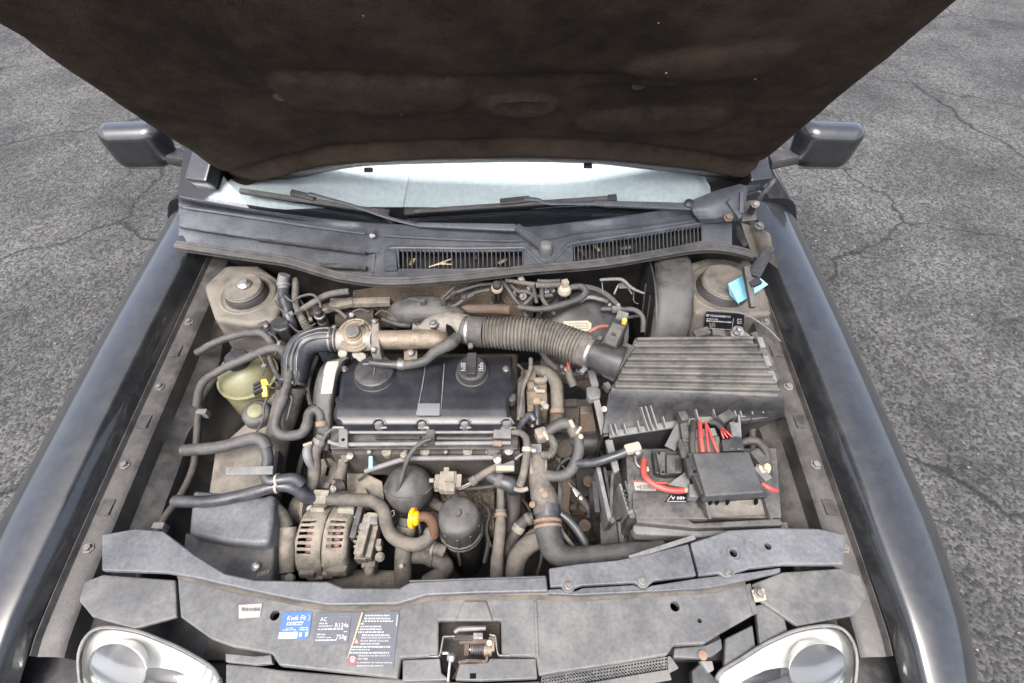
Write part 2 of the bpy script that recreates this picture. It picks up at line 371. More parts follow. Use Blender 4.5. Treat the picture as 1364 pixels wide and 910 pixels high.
INNER = M('dusty_black_inner_wing', (0.022, 0.022, 0.024), 0.4, dust=0.55, dcol=(0.095, 0.084, 0.07), scale=16, bump=0.2)
def asphalt():
    m = bpy.data.materials.new('asphalt'); m.use_nodes = True; nt = m.node_tree; N = nt.nodes; L = nt.links; b = N['Principled BSDF']
    g = N.new('ShaderNodeNewGeometry')
    vo = N.new('ShaderNodeTexVoronoi'); vo.inputs['Scale'].default_value = 95; L.new(g.outputs['Position'], vo.inputs['Vector'])
    bw = N.new('ShaderNodeRGBToBW'); L.new(vo.outputs['Color'], bw.inputs[0])
    n1 = N.new('ShaderNodeTexNoise'); n1.inputs['Scale'].default_value = 1.7; n1.inputs['Detail'].default_value = 8; n1.inputs['Roughness'].default_value = .62; L.new(g.outputs['Position'], n1.inputs['Vector'])
    n2 = N.new('ShaderNodeTexNoise'); n2.inputs['Scale'].default_value = 30; n2.inputs['Detail'].default_value = 6; L.new(g.outputs['Position'], n2.inputs['Vector'])
    def mr(v, a, c, lo, hi):
        k = N.new('ShaderNodeMapRange'); k.inputs[1].default_value = a; k.inputs[2].default_value = c; k.inputs[3].default_value = lo; k.inputs[4].default_value = hi; L.new(v, k.inputs[0]); return k.outputs[0]
    def mul(a, c):
        k = N.new('ShaderNodeMath'); k.operation = 'MULTIPLY'; L.new(a, k.inputs[0]); L.new(c, k.inputs[1]); return k.outputs[0]
    f = mul(mul(mr(bw.outputs[0], .2, .8, .45, 1.7), mr(n1.outputs['Fac'], .35, .65, .5, 1.35)), mr(n2.outputs['Fac'], .3, .7, .7, 1.25))
    vm = N.new('ShaderNodeVectorMath'); vm.operation = 'SCALE'; vm.inputs[0].default_value = (.046, .0455, .0445); L.new(f, vm.inputs['Scale']); L.new(vm.outputs[0], b.inputs['Base Color'])
    b.inputs['Roughness'].default_value = .9
    nd = N.new('ShaderNodeTexNoise'); nd.inputs['Scale'].default_value = 3.5; nd.inputs['Detail'].default_value = 6; L.new(g.outputs['Position'], nd.inputs['Vector'])
    ad = N.new('ShaderNodeVectorMath'); ad.operation = 'MULTIPLY_ADD'; L.new(nd.outputs['Color'], ad.inputs[0]); ad.inputs[1].default_value = (.35, .35, 0); L.new(g.outputs['Position'], ad.inputs[2])
    vc = N.new('ShaderNodeTexVoronoi'); vc.feature = 'DISTANCE_TO_EDGE'; vc.inputs['Scale'].default_value = .75; L.new(ad.outputs[0], vc.inputs['Vector'])
    ck = mr(vc.outputs['Distance'], .002, .009, .25, 1.0)
    vm2 = N.new('ShaderNodeVectorMath'); vm2.operation = 'SCALE'; L.new(vm.outputs[0], vm2.inputs[0]); L.new(ck, vm2.inputs['Scale']); L.new(vm2.outputs[0], b.inputs['Base Color'])
    bp = N.new('ShaderNodeBump'); bp.inputs['Strength'].default_value = .8; bp.inputs['Distance'].default_value = .004; L.new(mr(vo.outputs['Distance'], 0, .7, 1, 0), bp.inputs['Height']); L.new(bp.outputs[0], b.inputs['Normal'])
    return m
GROUND = asphalt()

CHROME = bpy.data.materials.new('clean_lamp_reflector'); CHROME.use_nodes = True
_b = CHROME.node_tree.nodes['Principled BSDF']; _b.inputs['Base Color'].default_value = (.80, .80, .78, 1); _b.inputs['Metallic'].default_value = 1.0; _b.inputs['Roughness'].default_value = 0.2

LAMPW = M('pale_lamp_liner', (0.74, 0.74, 0.69), 0.35, metal=0.35, var=0.08, scale=30, bump=0.0)
# ------------------------------------------------------------------ setting: ground
g = mk('ground', [(-30, -30, 0), (30, -30, 0), (30, 30, 0), (-30, 30, 0)], [(0, 1, 2, 3)], GROUND, kind='structure')
XR, XL = 0.615, -0.775                   # inner edges of the wings
# ------------------------------------------------------------------ wings
def wing_z(y): return 0.80+0.10*max(0.0, (y-0.16)/1.0)**0.8 if y > 0.16 else 0.80-0.35*(0.16-y)
def wing(side, label):
    s = 1 if side > 0 else -1; xe = XR if side > 0 else XL
    t = thing('front_wing', label, 'wing')
    prof = [(-0.012, -0.030), (0.0, -0.003), (0.012, 0.008), (0.05, 0.010), (0.10, -0.004), (0.145, -0.040), (0.168, -0.10), (0.176, -0.22), (0.178, -0.45), (0.165, -0.66)]
    prof = cr([tuple(map(float, p)) for p in prof], 6)
    rows = []
    for i in range(34):
        y = -0.12+i*(1.14+0.12)/33; wd = 1.0 if y > 0.35 else 1.0-0.55*((0.35-y)/0.47)**1.5
        sw = 0.006*math.exp(-((y-0.75)/0.22)**2)
        rows.append([Vector((xe+s*(a*wd+sw*(k/len(prof))), y, wing_z(y)+b)) for k, (a, b) in enumerate(prof)])
    loft('outer_skin', rows, PAINT, t, th=0.002, off=(-s*0.5, 0, -0.8))
    ch = [(-0.016, -0.030), (-0.020, -0.040), (-0.048, -0.043), (-0.056, -0.050), (-0.060, -0.085), (-0.078, -0.098), (-0.092, -0.112), (-0.094, -0.17), (-0.115, -0.20), (-0.135, -0.23), (-0.14, -0.58)]
    rows = []
    for i in range(41):
        y = 0.14+i*(1.06-0.14)/40; dent = 0.010*max(0, math.sin(y*26))**3
        rows.append([Vector((xe+s*(a+(dent if k > 4 else 0)), y, wing_z(y)+b)) for k, (a, b) in enumerate(ch)])
    loft('inner_panel', rows, INNER, t, th=0.002, off=(s, 0, -0.2), smooth=35)
    pl('lamp_bay_panel', [(140, 800), (300, 770), (345, 872), (300, 925), (150, 925)] if side < 0 else [(1030, 760), (1150, 790), (1150, 925), (1060, 925), (1030, 900)], 0.70, 0.01, BLACK, t)
    for y in (0.30, 0.45, 0.62, 0.79):
        lathe('bolt', Vector((xe-s*0.034, y, wing_z(y)-0.042)), (0, 0, 1), [(0.010, 0), (0.010, 0.002), (0.0065, 0.002), (0.006, 0.008), (0.0, 0.0085)], STEELD, t, seg=6)
    for y in (0.37, 0.54, 0.71): box('spot_weld_tab', Vector((xe-s*0.034, y, wing_z(y)-0.040)), (0.022, 0.03, 0.003), INNER, t)
    # loom clipped along the inner panel
    lm = [(xe-s*(0.100+0.012*math.sin(y*17)), y, wing_z(y)-0.118+0.010*math.sin(y*23), 0.0075) for y in [0.2+0.8*k/14 for k in range(15)]]
    lo_ = TW('wiring_loom', lm, RUBD, t, seg=10)
    for y in (0.36, 0.6, 0.84): box('loom_clip', Vector((xe-s*0.100, y, wing_z(y)-0.112)), (0.022, 0.012, 0.022), GREYP, t)
    return t
wing(1, 'black painted front wing beyond the ribbed air filter box')
wing(-1, 'black painted front wing on the coolant tank side of the bay')
def door(side, label):
    s = 1 if side > 0 else -1; xe = XR if side > 0 else XL
    t = thing('front_door', label, 'door')
    prof = cr([tuple(map(float, p)) for p in [(0.06, 0.03), (0.115, 0.025), (0.15, -0.02), (0.172, -0.10), (0.182, -0.25), (0.176, -0.50), (0.15, -0.72)]], 5)
    loft('door_skin', [[Vector((xe+s*a, 1.147+1.1*k/10, 0.885+0.04*k/10+b)) for a, b in prof] for k in range(11)], PAINT, t, th=0.003, off=(-s, 0, 0))
    loft('side_window', [[Vector((xe+s*(0.085-0.27*h_), 1.20+0.62*h_+(1.0-0.62*h_)*k/6, 0.91+0.42*h_)) for h_ in (0, .25, .5, .75, 1.0)] for k in range(7)], FRIT, t, th=0.004, off=(-s, 0, 0))
    bar('mirror_stalk', Vector((xe+s*0.10, 1.30, 0.93)), Vector((xe+s*0.17, 1.29, 0.955)), 0.05, 0.03, BLACK, t, bevel=.008)
    q = Vector((xe+s*0.225, 1.285, 0.985)); V_ = []
    for zz, sc in ((-.06, .86), (.06, 1.0)):
        for xx, yy in ((-.095, .045), (.095, .035), (.075, -.045), (-.075, -.035)): V_.append(q+Vector((s*xx*sc, yy*sc, zz)))
    mk('mirror_shell', V_, [(3, 2, 1, 0), (4, 5, 6, 7), (0, 1, 5, 4), (1, 2, 6, 5), (2, 3, 7, 6), (3, 0, 4, 7)], PAINT, t, bevel=.032, bseg=5)
    bar('mirror_seam', q+Vector((-s*.07, -.046, -.038)), q+Vector((s*.07, -.050, -.038)), .004, .003, BLACK, t)
    return t
door(1, 'black front door and mirror behind the air filter side wing')
door(-1, 'black front door and mirror behind the coolant tank side wing')
# ------------------------------------------------------------------ bay floor and radiator (dark background of the gaps)
mk('engine_bay_undertray', [(XL-0.05, 0.1, 0.25), (XR+0.05, 0.1, 0.25), (XR+0.05, 1.0, 0.25), (XL-0.05, 1.0, 0.25)], [(0, 1, 2, 3)], BLOCK, kind='structure')
t = thing('radiator_pack', 'dark radiator and fan shroud just behind the front panel', 'radiator')
box('core', Vector((-0.08, 0.165, 0.52)), (0.86, 0.05, 0.40), DARK, t)
box('fan_shroud', Vector((-0.08, 0.212, 0.50)), (0.80, 0.03, 0.38), DARK, t, bevel=0.008)
grit_v = []; grit_f = []; rg = random.Random(21)
for k in range(420):
    sx = rg.choice((-1, 1)); c_ = Vector((sx*rg.uniform(0.85, 2.6), rg.uniform(-0.4, 2.2), 0.002)); r_ = rg.uniform(.002, .007); b_ = len(grit_v)
    grit_v += [c_+Vector((r_*rg.uniform(.6, 1.2), 0, 0)), c_+Vector((0, r_*rg.uniform(.6, 1.2), 0)), c_-Vector((r_*rg.uniform(.6, 1.2), 0, 0)), c_-Vector((0, r_, 0)), c_+Vector((0, 0, r_*.8))]
    grit_f += [(b_, b_+1, b_+4), (b_+1, b_+2, b_+4), (b_+2, b_+3, b_+4), (b_+3, b_, b_+4)]
tag(mk('loose_grit', grit_v, grit_f, GREYP, smooth=0, kind='stuff'), 'loose grit and small stones on the asphalt', 'grit')
# ------------------------------------------------------------------ bonnet
HA = R_(53); HP = Vector((0, 1.085, 1.05)); HD = Vector((0, -math.cos(HA), math.sin(HA))); HN = Vector((0, -math.sin(HA), -math.cos(HA)))
def hood_xs(px, py):
    p = PL(px, py, HP, HN); return p.x, (p-HP).dot(HD)
edge_px = [(250, 282), (300, 266), (340, 255), (365, 249), (411, 238), (445, 231), (479, 226), (520, 223.5), (600, 221.5), (700, 220), (785, 222), (830, 226), (865, 230), (917, 235), (944, 240), (975, 245), (1005, 252), (1030, 263)]
edge = sorted(hood_xs(*p) for p in edge_px)
edge = smooth_tab(edge, 4)
XHL, XHR = -0.735, 0.60
def bump_at(X, s):
    """embossed relief of the felt pad, metres towards the engine"""
    se = interp(edge, X); d = s-se; h = 0.0
    h += 0.016*math.exp(-((d-0.080)/0.018)**2)                         # rolled edge
    h -= 0.010*math.exp(-((d-0.122)/0.013)**2)                         # crease behind it
    def blob(cx, cs, a, b, hgt, pw=4, rot=0.0):
        u = (X-cx); v = (s-cs); c_, s_ = math.cos(rot), math.sin(rot); u, v = u*c_+v*s_, -u*s_+v*c_
        q = abs(u/a)**pw+abs(v/b)**pw
        return hgt*max(0.0, 1-q)**0.6 if q < 1 else 0.0
    x0, s0 = hood_xs(497, 122); h += blob(x0, s0, 0.165, 0.060, 0.020, 4, -0.04)
    x0, s0 = hood_xs(695, 140); h += blob(x0, s0, 0.072, 0.036, 0.016, 2.4)
    x0, s0 = hood_xs(695, 140); h -= blob(x0, s0+0.006, 0.050, 0.022, 0.010, 2.4)
    x0, s0 = hood_xs(870, 160); h += blob(x0, s0, 0.15, 0.042, 0.015, 3, 0.06)
    x0, s0 = hood_xs(700, 40); h += blob(x0, s0, 0.42, 0.11, 0.012, 5)
    x0, s0 = hood_xs(940, 85); h += blob(x0, s0, 0.13, 0.06, 0.012, 3, 0.15)
    x0, s0 = hood_xs(760, 100); h -= blob(x0, s0, 0.20, 0.02, 0.005, 2.2, 0.05)
    h += 0.004*mnoise.noise(Vector((X*7, s*9, 1.3)))+0.0022*mnoise.noise(Vector((X*23, s*26, 4.1)))+0.0009*mnoise.noise(Vector((X*70, s*75, 2.1)))
    return h
t = thing('bonnet', 'raised bonnet with dark brown felt lining above the engine', 'bonnet')
NX, NS = 190, 120
rows = []
for j in range(NS+1):
    r = []
    for i in range(NX+1):
        X = XHL+0.012+(XHR-XHL-0.024)*i/NX; se = interp(edge, X)+0.050
        s = se+(0.98-se)*(j/NS)**1.25
        ex = min(X-XHL, XHR-X, 0.05)/0.05
        r.append(HP+HD*s+Vector((X, 0, 0))+HN*(bump_at(X, s)-0.020*(1-ex)**2-(0.018*(1-min(1, j/5))**2)))
    rows.append(r)
pad = loft('felt_lining', rows, FELT, t, th=0.012, off=-HN, smooth=60)
rows = []
for d, o in ((0.060, -0.006), (0.052, 0.001), (0.020, 0.000), (0.006, -0.004), (0.0, -0.010), (-0.002, -0.020), (0.004, -0.030), (0.05, -0.036), (0.3, -0.046), (0.98, -0.050)):
    r = []
    for i in range(81):
        X = XHL+(XHR-XHL)*i/80; se = interp(edge, X); ss = se+d if d < 0.2 else d
        r.append(HP+HD*ss+Vector((X, 0, 0))+HN*o)
    rows.append(r)
loft('outer_panel', rows, FRAME, t, th=0.0015, off=-HN)
for x, y in ((491, 226), (783, 221)):
    p = PL(x, y, HP+HN*0.0, HN); bar('rubber_buffer', p+Vector((-0.010, -0.001, 0.0)), p+Vector((0.010, -0.001, 0.0)), 0.010, 0.008, BLACK, t)
for x, y, rx in ((373, 128, 10), (851, 115, 8)):
    X, s = hood_xs(x, y); q = HP+HD*s+Vector((X, 0, 0))+HN*(bump_at(X, s)+0.0008)
    lathe('fixing_clip', q, HN, [(0.0115, -0.003), (0.0115, 0.001), (0.009, 0.0025), (0.004, 0.003), (0.0, 0.0032)], BLACK, t, seg=16)
for x, y in ((484, 11), (877, 16), (887, 76), (1006, 99), (535, 144)):
    X, s = hood_xs(x, y); q = HP+HD*s+Vector((X, 0, 0))+HN*(bump_at(X, s)+0.0012)
    a = random.random()*6; dv = (RT*math.cos(a)+HD*math.sin(a))*random.uniform(.001, .0022)
    bar('straw_speck', q-dv, q+dv, 0.0010, 0.0006, STRAW, t, up=HN, bevel=0)
# hinge at the bonnet's corner
t = thing('hinge', 'dark steel bonnet hinge arm at the corner beside the cowl', 'hinge')
bar('hinge_arm', P(1012, 262, 1.0), P(1030, 242, 1.045), 0.030, 0.008, STEELD, t)
bar('hinge_link', P(999, 285, 0.955), P(1014, 256, 1.01), 0.016, 0.010, PAINT, t)
lathe('pivot_bolt', P(1006, 272, 0.985), (-0.3, -0.6, 0.7), [(0.010, 0), (0.010, 0.004), (0.007, 0.005), (0.006, 0.010), (0, 0.011)], STEELD, t, seg=8)
pl('hinge_bracket', [(991, 268), (1004, 266), (1009, 292), (988, 294)], 0.945, 0.004, PAN, t)
# ------------------------------------------------------------------ windscreen
WA = R_(28); WP = Vector((0, 1.0, 0.93)); WN = Vector((0, -math.sin(WA), math.cos(WA))); WU = Vector((0, math.cos(WA), math.sin(WA)))
def WS(px, py, off=0.0): return PL(px, py, WP+WN*off, WN)
rowA = smooth_tab([(236, 260), (265, 266), (300, 272), (340, 279), (420, 290), (487, 296), (530, 299), (620, 302), (700, 302), (730, 300), (763, 296), (850, 285), (935, 270), (985, 258), (1012, 248)], 4)
t = thing('windscreen', 'windscreen pane reflecting pale sky behind the raised bonnet', 'windscreen')
b0 = [WS(*p) for p in rowA]
loft('glass_pane', [[p+WU*(0.62*k/10)+WN*(-0.03*((k/10)**2)) for p in b0] for k in range(11)], GLASS, t, th=0.005, off=-WN)
loft('border_shadow_band', [[p-WN*0.0065+WU*a for p in b0] for a in (-0.01, 0.008)]+[[p-WN*0.0065+WU*(0.012+0.040*max(0.0, 1-abs((p.x+.10)/.46)**2.5)) for p in b0]], FRIT, t)  # black border, widened in the middle to stand for the dashboard's shadow
t = thing('sky_reflection_sheet', 'pale sheet added behind the windscreen glass to imitate reflected sky', 'added sheet')  # pale sheet added to brighten the glass like reflected sky
rows = []
for k in range(21):
    v = 0.012+0.50*k/20; rows.append([p-WN*(0.022+0.006*math.sin(p.x*9+1)+0.012*mnoise.noise(Vector((p.x*4, v*5, 0))))+WU*v+Vector((min(p.x, .50-.42*v)-p.x, 0, 0)) for p in b0])
loft('sheet', rows, SKYSHEET, t, th=0.002, off=-WN)
q0, q1 = WS(545, 232, -0.016), WS(534, 284, -0.016)
bar('fold_strip', q0, q1, 0.004, 0.003, SKYSHEET, t, up=WN)
t = thing('dashboard', 'dark dashboard top below the windscreen', 'dashboard')
loft('dash_top', [[p-WN*0.07+WU*v for p in b0] for v in (-0.01, 0.3, 0.6)], DARK, t)
for s, x0 in ((1, 0.60), (-1, -0.76)):
    tag(bar('windscreen_pillar', Vector((x0, 1.10, 0.985)), Vector((x0-s*0.10, 1.62, 1.29)), 0.06, 0.05, PAINT, bevel=0.008), 'black painted windscreen pillar on the %s side' % ('air filter' if s > 0 else 'coolant tank'), 'pillar')
# ------------------------------------------------------------------ cowl
CX = [238, 250, 290, 340, 380, 420, 455, 487, 505, 524, 530]+[530+167*k/6 for k in range(1, 6)]+[697, 706, 718, 730, 745, 757, 763]+[763+172*k/6 for k in range(1, 6)]+[935, 948, 962, 975]
r1 = [(180, 268), (260, 279), (340, 291), (420, 303), (487, 312), (530, 316), (620, 320), (700, 322), (730, 320), (763, 312), (850, 302), (935, 290), (975, 280)]
r2 = [(180, 290), (260, 305), (340, 317), (420, 329), (487, 336), (505, 335), (530, 333), (620, 334), (700, 333), (718, 345), (730, 346), (745, 338), (763, 327), (850, 314), (935, 300), (975, 292)]
r3 = [(180, 310), (260, 325), (340, 335), (420, 351), (487, 359), (530, 358), (620, 358), (697, 355), (730, 353), (763, 348), (850, 337), (935, 321), (975, 312)]
r4 = [(180, 322), (260, 332), (340, 343), (420, 359), (487, 373), (530, 377), (620, 371), (700, 360), (763, 354), (850, 343), (935, 330), (975, 328)]
t = thing('scuttle_cowl', 'grey plastic scuttle panel with slotted air vents below the windscreen', 'cowl panel')
def row(tab, z, bias=0.0): return [P(x, interp(tab, x)+bias, z(x) if callable(z) else z) for x in CX]
rows = [[WS(x, interp(rowA, x), 0.002) for x in CX], [WS(x, interp(rowA, x)+2, 0.008) for x in CX], row(r1, 0.934, -7), row(r1, 0.933, -1), row(r1, 0.926, 1.5),
        row(r2, 0.921, -4), row(r2, 0.918), row(r2, lambda x: 0.917-(0.014 if x < 500 else 0), 1.2), row(r3, lambda x: 0.912-(0.016 if x < 500 else 0.0)), row(r4, lambda x: 0.903-(0.016 if x < 500 else 0.0))]
vent = lambda i, j: i == 7 and (530 <= CX[j] < 697 or 763 <= CX[j] < 935)
loft('panel', rows, COWL, t, th=0.003, skip=vent)
def slats(x0, x1, n, name):
    for k in range(n+1):
        x = x0+(x1-x0)*k/n; a = P(x, interp(r2, x)+0.6, 0.916); b = P(x+0.6, interp(r3, x)+0.6, 0.911)
        bar('vent_slat', a, b, 0.0027, 0.010, COWL, wells[name], bevel=0.0008)
wells = {}
for x0, x1 in ((526, 701), (759, 939)):
    xs = [x0+(x1-x0)*k/6 for k in range(7)]
    wells[x0] = loft('vent_well', [[P(x, interp(r2, x)-3, 0.900) for x in xs], [P(x, interp(r2, x)+6, 0.876) for x in xs], [P(x, interp(r3, x)+2, 0.872) for x in xs], [P(x, interp(r3, x)+5, 0.898) for x in xs]], DARK, t, th=0.002)
    for k in range(6):
        x = random.uniform(x0+10, x1-10); q = P(x, interp(r3, x)-4-random.random()*8, 0.892); a = random.random()*3
        if k < 3: bar('dead_leaf', q, q+Vector((math.cos(a), math.sin(a), 0.1))*0.022, 0.008, 0.0015, STRAW if k < 2 else RUST, t, bevel=0)
slats(531, 696, 28, 526); slats(764.5, 934, 33, 759)
for a, b in (((571, 356), (601, 345)), ((576, 354), (594, 350)), ((588, 352), (602, 352))):
    bar('dry_stalk', P(a[0], a[1], 0.921), P(b[0], b[1], 0.923), 0.0018, 0.0015, STRAW, t, bevel=0)
T('ridge', [(x, interp(r1, x)-0.5, 0.9335, 1.7) for x in (245, 290, 340, 380, 420, 455, 487)], COWL, t, seg=8); T('ridge', [(x, interp(r1, x)-0.5, 0.9335, 1.5) for x in (510, 560, 620, 690)], COWL, t, seg=8)
for xs_ in ((520, 528, 560, 620, 680, 699), (756, 764, 800, 850, 900, 940)): T('vent_brow', [(x, interp(r2, x)-3.0, 0.921, 2.6) for x in xs_], COWL, t, seg=10)
T('wiper_well_rim', [(699, 331, .921, 2.4), (708, 339, .918, 2.6), (718, 348, .914, 2.6), (728, 352, .913, 2.6), (738, 346, .915, 2.6), (748, 336, .918, 2.6), (757, 325, .922, 2.4)], COWL, t, seg=10)
pl('vent_end_block', [(510, 331), (527, 331), (529, 358), (512, 359)], .920, .01, COWL, t, bevel=.003)
bar('joint_strip', P(499, 340, 0.912), P(497, 364, 0.901), 0.006, 0.010, COWL, t)
box('clip', P(496, 314, 0.936), (0.012, 0.010, 0.006), WHITE, t, rot=0.5); bar('clip_tab', P(497, 312, 0.940), P(500, 306, 0.944), 0.004, 0.003, BLACK, t)
bar('edge_lip', P(340, 318, 0.917), P(487, 337, 0.919), 0.004, 0.006, RUB, t)
bar('ledge', P(425, 353, 0.908), P(488, 357, 0.908), 0.012, 0.006, DUSTY, t)
# end piece of the cowl
t = thing('cowl_corner', 'bluish grey moulded cowl corner with a rusty bolt by the hinge', 'cowl corner')
loft('moulding', [[WS(x, y, o) for x, y, o in r] for r in (
    [(919, 268, 0.004), (950, 255, 0.010), (985, 245, 0.014), (996, 248, 0.010)],
    [(921, 277, 0.008), (950, 266, 0.020), (982, 254, 0.024), (995, 254, 0.014)],
    [(924, 284, 0.006), (950, 277, 0.016), (972, 268, 0.026), (994, 266, 0.010)],
    [(930, 290, 0.002), (955, 290, 0.006), (975, 286, 0.012), (993, 282, 0.000)],
    [(934, 296, -0.012), (958, 295, -0.012), (978, 293, -0.006), (991, 293, -0.014)])], COWL, t, th=0.003)
bar('fold', WS(970, 267, 0.030), WS(986, 290, 0.008), 0.012, 0.006, COWL, t, up=WN); bar('fold', WS(988, 256, 0.022), WS(987, 284, 0.010), 0.010, 0.008, COWL, t, up=WN)
lathe('rusty_bolt', WS(970, 290, 0.012), (-0.1, -0.5, 0.8), [(0.011, 0), (0.011, 0.002), (0.007, 0.002), (0.0065, 0.009), (0, 0.010)], RUSTC, t, seg=6)
# ------------------------------------------------------------------ wipers
t = thing('wiper', 'wiper with its round pivot cap between the two cowl vents', 'wiper')
def wt(name, pts, mat, par, w0, h, n=5):
    q = cr([tuple(WS(x, y, o))+(r,) for x, y, o, r in pts], n)
    V, F = tube_raw(q, 8, h); return mk(name, V, F, mat, par)
bar('arm', P(687, 304, 0.957), WS(555, 300, 0.022), 0.019, 0.011, COWL, t, up=WN, wd1=0.011, bevel=0.003)
wt('arm_rod', [(557, 300, 0.022, 0.0050), (520, 291, 0.022, 0.0048), (470, 274, 0.022, 0.0045), (430, 263, 0.024, 0.0045), (412, 258, 0.026, 0.006)], COWL, t, 1, 0.6)
bar('knuckle', P(726, 329, 0.945), P(687, 302, 0.957), 0.024, 0.014, COWL, t, bevel=0.004, wd1=0.018)
lathe('pivot_cap', P(727, 330, 0.942), (0, -0.2, 1), [(0.0155, -0.02), (0.0155, 0.006), (0.012, 0.012), (0.005, 0.015), (0, 0.0155)], GREYP, t, seg=20)
bar('blade_clip', WS(388, 257, 0.018), WS(420, 265, 0.016), 0.016, 0.016, BLACK, t, up=WN, bevel=0.003)
bd = bar('blade', WS(320, 254, 0.012), WS(518, 284, 0.012), 0.011, 0.012, DUSTY, t, up=WN, bevel=0.002)
bar('rubber_edge', WS(320, 256.5, 0.006), WS(516, 288, 0.006), 0.004, 0.010, HOLE, bd, up=WN, bevel=0); bar('end_cap', WS(505, 282, 0.012), WS(519, 284.5, 0.012), 0.014, 0.014, BLACK, bd, up=WN)
t = thing('wiper', 'wiper whose arm runs out from under the cowl corner', 'wiper')
bar('arm', WS(920, 276, 0.016), WS(791, 271, 0.020), 0.019, 0.010, COWL, t, up=WN, wd1=0.013, bevel=0.003)
wt('arm_rod', [(795, 271, 0.020, 0.0058), (760, 271, 0.020, 0.005), (730, 271, 0.020, 0.0047), (716, 266, 0.024, 0.006), (698, 265, 0.026, 0.006)], COWL, t, 1, 0.6)
bar('blade_clip', WS(666, 270, 0.018), WS(706, 266, 0.018), 0.016, 0.015, BLACK, t, up=WN, bevel=0.003)
bd = bar('blade', WS(540, 283, 0.012), WS(820, 264, 0.012), 0.011, 0.012, DUSTY, t, up=WN, bevel=0.002)
bar('rubber_edge', WS(542, 287, 0.006), WS(820, 268, 0.006), 0.004, 0.010, HOLE, bd, up=WN, bevel=0)
bar('end_cap', WS(539, 283, 0.012), WS(552, 282, 0.012), 0.014, 0.014, BLACK, bd, up=WN); bar('end_cap', WS(809, 265, 0.012), WS(821, 264, 0.012), 0.015, 0.015, BLACK, bd, up=WN)
lathe('pivot_nut', WS(917, 272, 0.020), WN, [(0.011, -.01), (0.011, 0.006), (0.007, 0.009), (0, 0.010)], BLACK, t, seg=12)
# ------------------------------------------------------------------ bulkhead seal and bulkhead
sp = [(236, 327), (262, 331), (310, 338), (345, 343), (384, 349), (425, 361), (460, 370), (520, 376), (601, 371), (640, 367), (700, 360), (785, 353), (830, 347), (865, 341), (917, 332), (950, 330), (980, 334), (1004, 341)]
t = thing('bulkhead_seal', 'grooved black rubber weatherstrip curving along the back of the bay', 'rubber seal')
T('seal_body', [(x, y, 0.918, 6.6) for x, y in sp], RUB, t, seg=14, flat=0.8)
T('seal_lip', [(x, y-4.6, 0.927, 2.4) for x, y in sp], RUB, t, seg=8); T('seal_lip', [(x, y+2.2, 0.928, 2.0) for x, y in sp], RUB, t, seg=8)
T('seal_lip', [(x, y+5.8, 0.914, 1.7) for x, y in sp], RUBD, t, seg=8)
ss = [P(x, y, 0.905) for x, y in sp]
t = thing('bulkhead', 'dark grimy bulkhead sheet below the rubber seal', 'bulkhead')
loft('sheet', [[p+Vector((0, 0.012, 0.0)) for p in ss], [p+Vector((0, 0.03, -0.03)) for p in ss], [p+Vector((0, 0.055, -0.10)) for p in ss], [p+Vector((0, 0.08, -0.45)) for p in ss]], DARK, t, th=0.003, off=(0, 1, 0))
rows = []
for k in range(9):
    r = []
    for i in range(25):
        x = 470+240*i/24; ytop = 376+12*max(0, (540-x)/70); y = ytop+(436-ytop)*k/8
        r.append(PY(x, y, 0.868-0.012*k/8+0.004*math.sin(x*0.05)+0.05*(ytop-376)/12*0.3))
    rows.append(r)
tag(loft('heat_shield', rows, FOIL, th=0.002, off=(0, 1, 0)), 'golden brown embossed foil heat shield behind the intake pipes', 'heat shield')
# ------------------------------------------------------------------ strut towers and rear corners
def tower(pts_top, z, label, capc, rpx):
    t = thing('strut_tower', label, 'strut tower')
    top = [P(x, y, z) for x, y in pts_top]
    n = len(top); V = list(top)+[p+Vector((0, -0.012, -0.30)) for p in top]
    mk('tower_pressing', V, [tuple(range(n))]+[(i, i+n, (i+1) % n+n, (i+1) % n) for i in range(n)], PAN, t, bevel=0.012, bseg=3)
    c = P(capc[0], capc[1], z); u = U(c)
    lathe('mount_flange', c, (0, -0.05, 1), [(rpx*1.52, -0.5), (rpx*1.52, 1.2), (rpx*1.40, 2.6), (rpx*1.32, 1.2), (rpx*1.2, 0.2)], PAN, t, u=u)
    lathe('rubber_mount', c, (0, -0.05, 1), [(rpx*1.12, -2), (rpx*1.15, 2), (rpx*1.05, 8), (rpx*0.98, 11), (rpx*0.9, 12)], RUBD, t, u=u)
    cp = lathe('mount_cap', c, (0, -0.05, 1), [(rpx*0.9, 10), (rpx*1.03, 11), (rpx*1.03, 13), (rpx*0.98, 14), (rpx*1.0, 15.5), (rpx*0.95, 17), (rpx*0.5, 17.8), (0, 18)], PAN, t, u=u)
    return t, c, u
t, c, u = tower([(905, 352), (940, 342), (1000, 344), (1022, 372), (1030, 418), (985, 420), (925, 416)], 0.845, 'dusty strut tower with black mount cap beside the blue paper', (962, 385), 30)
t, c, u = tower([(300, 352), (345, 352), (372, 372), (376, 404), (366, 426), (330, 432), (285, 425), (270, 380)], 0.845, 'dusty strut tower with black mount and bright nut at the far corner', (330, 393), 24)
lathe('nut', c+Vector((0.006, 0, 18*u)), (0, 0, 1), [(9, 0), (9, 3), (6, 5), (5, 7), (0, 7.4)], STEEL, t, seg=12, u=u)
